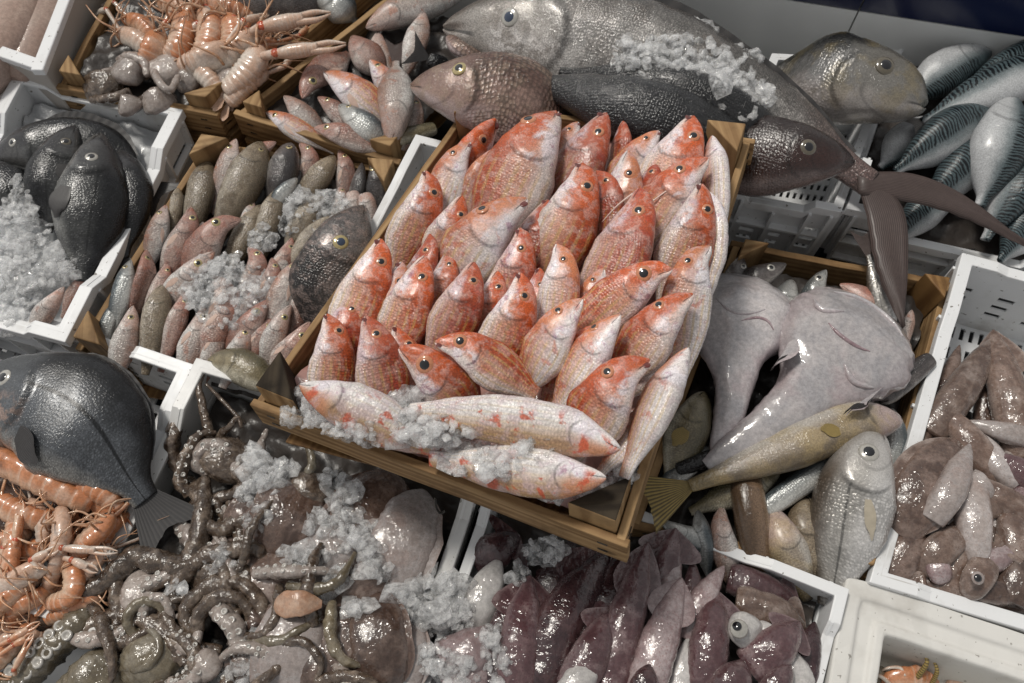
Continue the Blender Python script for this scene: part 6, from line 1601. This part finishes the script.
fish('silver fish between the grey fish and the top crate board', 'silver_fish', 'silver fish', [(310, -10, .03), (338, 6, .03), (356, 22, .01)], 34, 'silver', 'tuna', 'U', 0, eyes=0)
bed('dark painted shade under the langoustines at the top', 'ice_or_shade_bed', Q14, n14, -.01, M['gap_shade'], .012, 40)

# ------------------------------------------------------------------ fillets, top left
for i, (lab, P, w) in enumerate([
        ('pale fillet lying against the white rim', [(18, 80, .022), (46, 20, .03), (76, -60, .025)], 40),
        ('broad pink beige fillet in the middle of the box', [(-40, 100, .03), (8, 30, .042), (50, -60, .035)], 54),
        ('pink beige fillet at the left edge', [(-70, 60, .045), (-25, 10, .06), (20, -60, .05)], 46)]):
    b = Body('fillet', M['fillet'], P, w, 'eel', 'R', 0, RIM, n=50, m=26, gill=0, mouth=0, wob=.05, wscale=10)
    tag(b.ob, lab, 'fillet', 'pale fillets in the top left box')
bed('white lining under the fillets', 'paper_lining', Q15, n15, -.02, M['tray'], .002, 20, cat='lining')

# ------------------------------------------------------------------ crab pieces in the foam box
def scrap(label, P, w, mat, legs, cat='crab'):
    cr = Body('crab', M[mat], P, w, 'flat', 'U', 20, RIM, n=34, m=24, gill=0, mouth=0, wob=.22, wscale=60, thick=1.4)
    tag(cr.ob, label, cat)
    for Q_, r in legs:
        tube('leg', [RIM.at(*p) for p in Q_], [x*.001 for x in r], M['fin_yellow' if len(Q_) == 3 else 'prawn_pale'], cr.ob, 7)
scrap('broken reddish crab shell in the foam box', [(876, 690, -.05), (906, 680, -.036), (938, 684, -.05)], 26, 'prawn', [
    ([(915, 680, -.035), (927, 662, -.015), (920, 650, -.02)], [3, 2.6, 1]), ([(932, 684, -.035), (937, 670, -.02), (930, 654, -.02)], [2.6, 2.2, .8]),
    ([(890, 684, -.035), (880, 676, -.025), (868, 674, -.03), (860, 678, -.04)], [2.6, 2.2, 1.6, .8]), ([(905, 676, -.03), (900, 668, -.03), (888, 668, -.03), (880, 672, -.04)], [2, 2, 1.4, .6])])
scrap('yellow green crab scrap at the right end of the foam box', [(1002, 688, -.05), (1020, 678, -.036), (1044, 682, -.05)], 20, 'olive', [
    ([(1008, 680, -.03), (1000, 668, -.02), (1010, 660, -.03)], [3, 2.5, 1])])
scrap('dark mossy crab scrap at the left end of the foam box', [(862, 684, -.055), (876, 676, -.04), (892, 676, -.055)], 16, 'octo_olive', [
    ([(872, 678, -.04), (866, 668, -.03), (862, 674, -.04)], [2.4, 2, .8])])
scrap('pale shell fragment in the middle of the foam box', [(944, 690, -.06), (962, 682, -.05), (984, 686, -.06)], 14, 'prawn_pale', [
    ([(960, 682, -.05), (966, 674, -.045), (976, 672, -.05)], [1.8, 1.5, .6])])
# wire hook on the front board
wp = [P1.at(436, 496, .0), P1.at(438, 506, -.03), P1.at(441, 512, -.035)]
w = tube('wire_hook', [RIM.at(435, 498, .125), RIM.at(436, 507, .11), RIM.at(440, 513, .1), RIM.at(445, 511, .105)], [.0012]*4, M['wire'], None, 6)
tag(w, 'thin dark wire hook on the lower edge of the mullet crate', 'wire hook')
# ------------------------------------------------------------------ light
SUN_EL, SUN_AZ = math.radians(62), math.radians(-48)      # azimuth measured from +Y toward +X
w = bpy.data.worlds.new('World'); scene.world = w; w.use_nodes = True
nt = w.node_tree; bg = nt.nodes['Background']
sky = nt.nodes.new('ShaderNodeTexSky'); sky.sky_type = 'NISHITA'; sky.sun_disc = False
sky.sun_elevation = SUN_EL; sky.sun_rotation = SUN_AZ
hs = nt.nodes.new('ShaderNodeHueSaturation'); hs.inputs['Saturation'].default_value = .0
nt.links.new(sky.outputs[0], hs.inputs['Color']); nt.links.new(hs.outputs[0], bg.inputs[0])
bg.inputs[1].default_value = .11
sl = bpy.data.lights.new('sun', 'SUN'); sl.energy = 2.05; sl.angle = math.radians(11); sl.color = (1, .95, .87)
so = bpy.data.objects.new('sun', sl); col.objects.link(so)
d = Vector((math.sin(SUN_AZ)*math.cos(SUN_EL), math.cos(SUN_AZ)*math.cos(SUN_EL), math.sin(SUN_EL)))
so.rotation_euler = d.to_track_quat('Z', 'Y').to_euler(); so.location = d*3
scene.view_settings.view_transform = 'Standard'; scene.view_settings.look = 'None'
scene.view_settings.exposure = 0; scene.view_settings.gamma = 1
scene.render.engine = 'CYCLES'
cy = scene.cycles
cy.max_bounces = 8; cy.diffuse_bounces = 3; cy.glossy_bounces = 3; cy.transmission_bounces = 6; cy.transparent_max_bounces = 14
cy.caustics_reflective = False; cy.caustics_refractive = False; cy.sample_clamp_indirect = 4.0; cy.sample_clamp_direct = 0
cy.use_denoising = True
try: cy.denoiser = 'OPENIMAGEDENOISE'
except Exception: pass
for o in bpy.data.objects:
    for k in ('_o', '_q'):
        if k in o: del o[k]
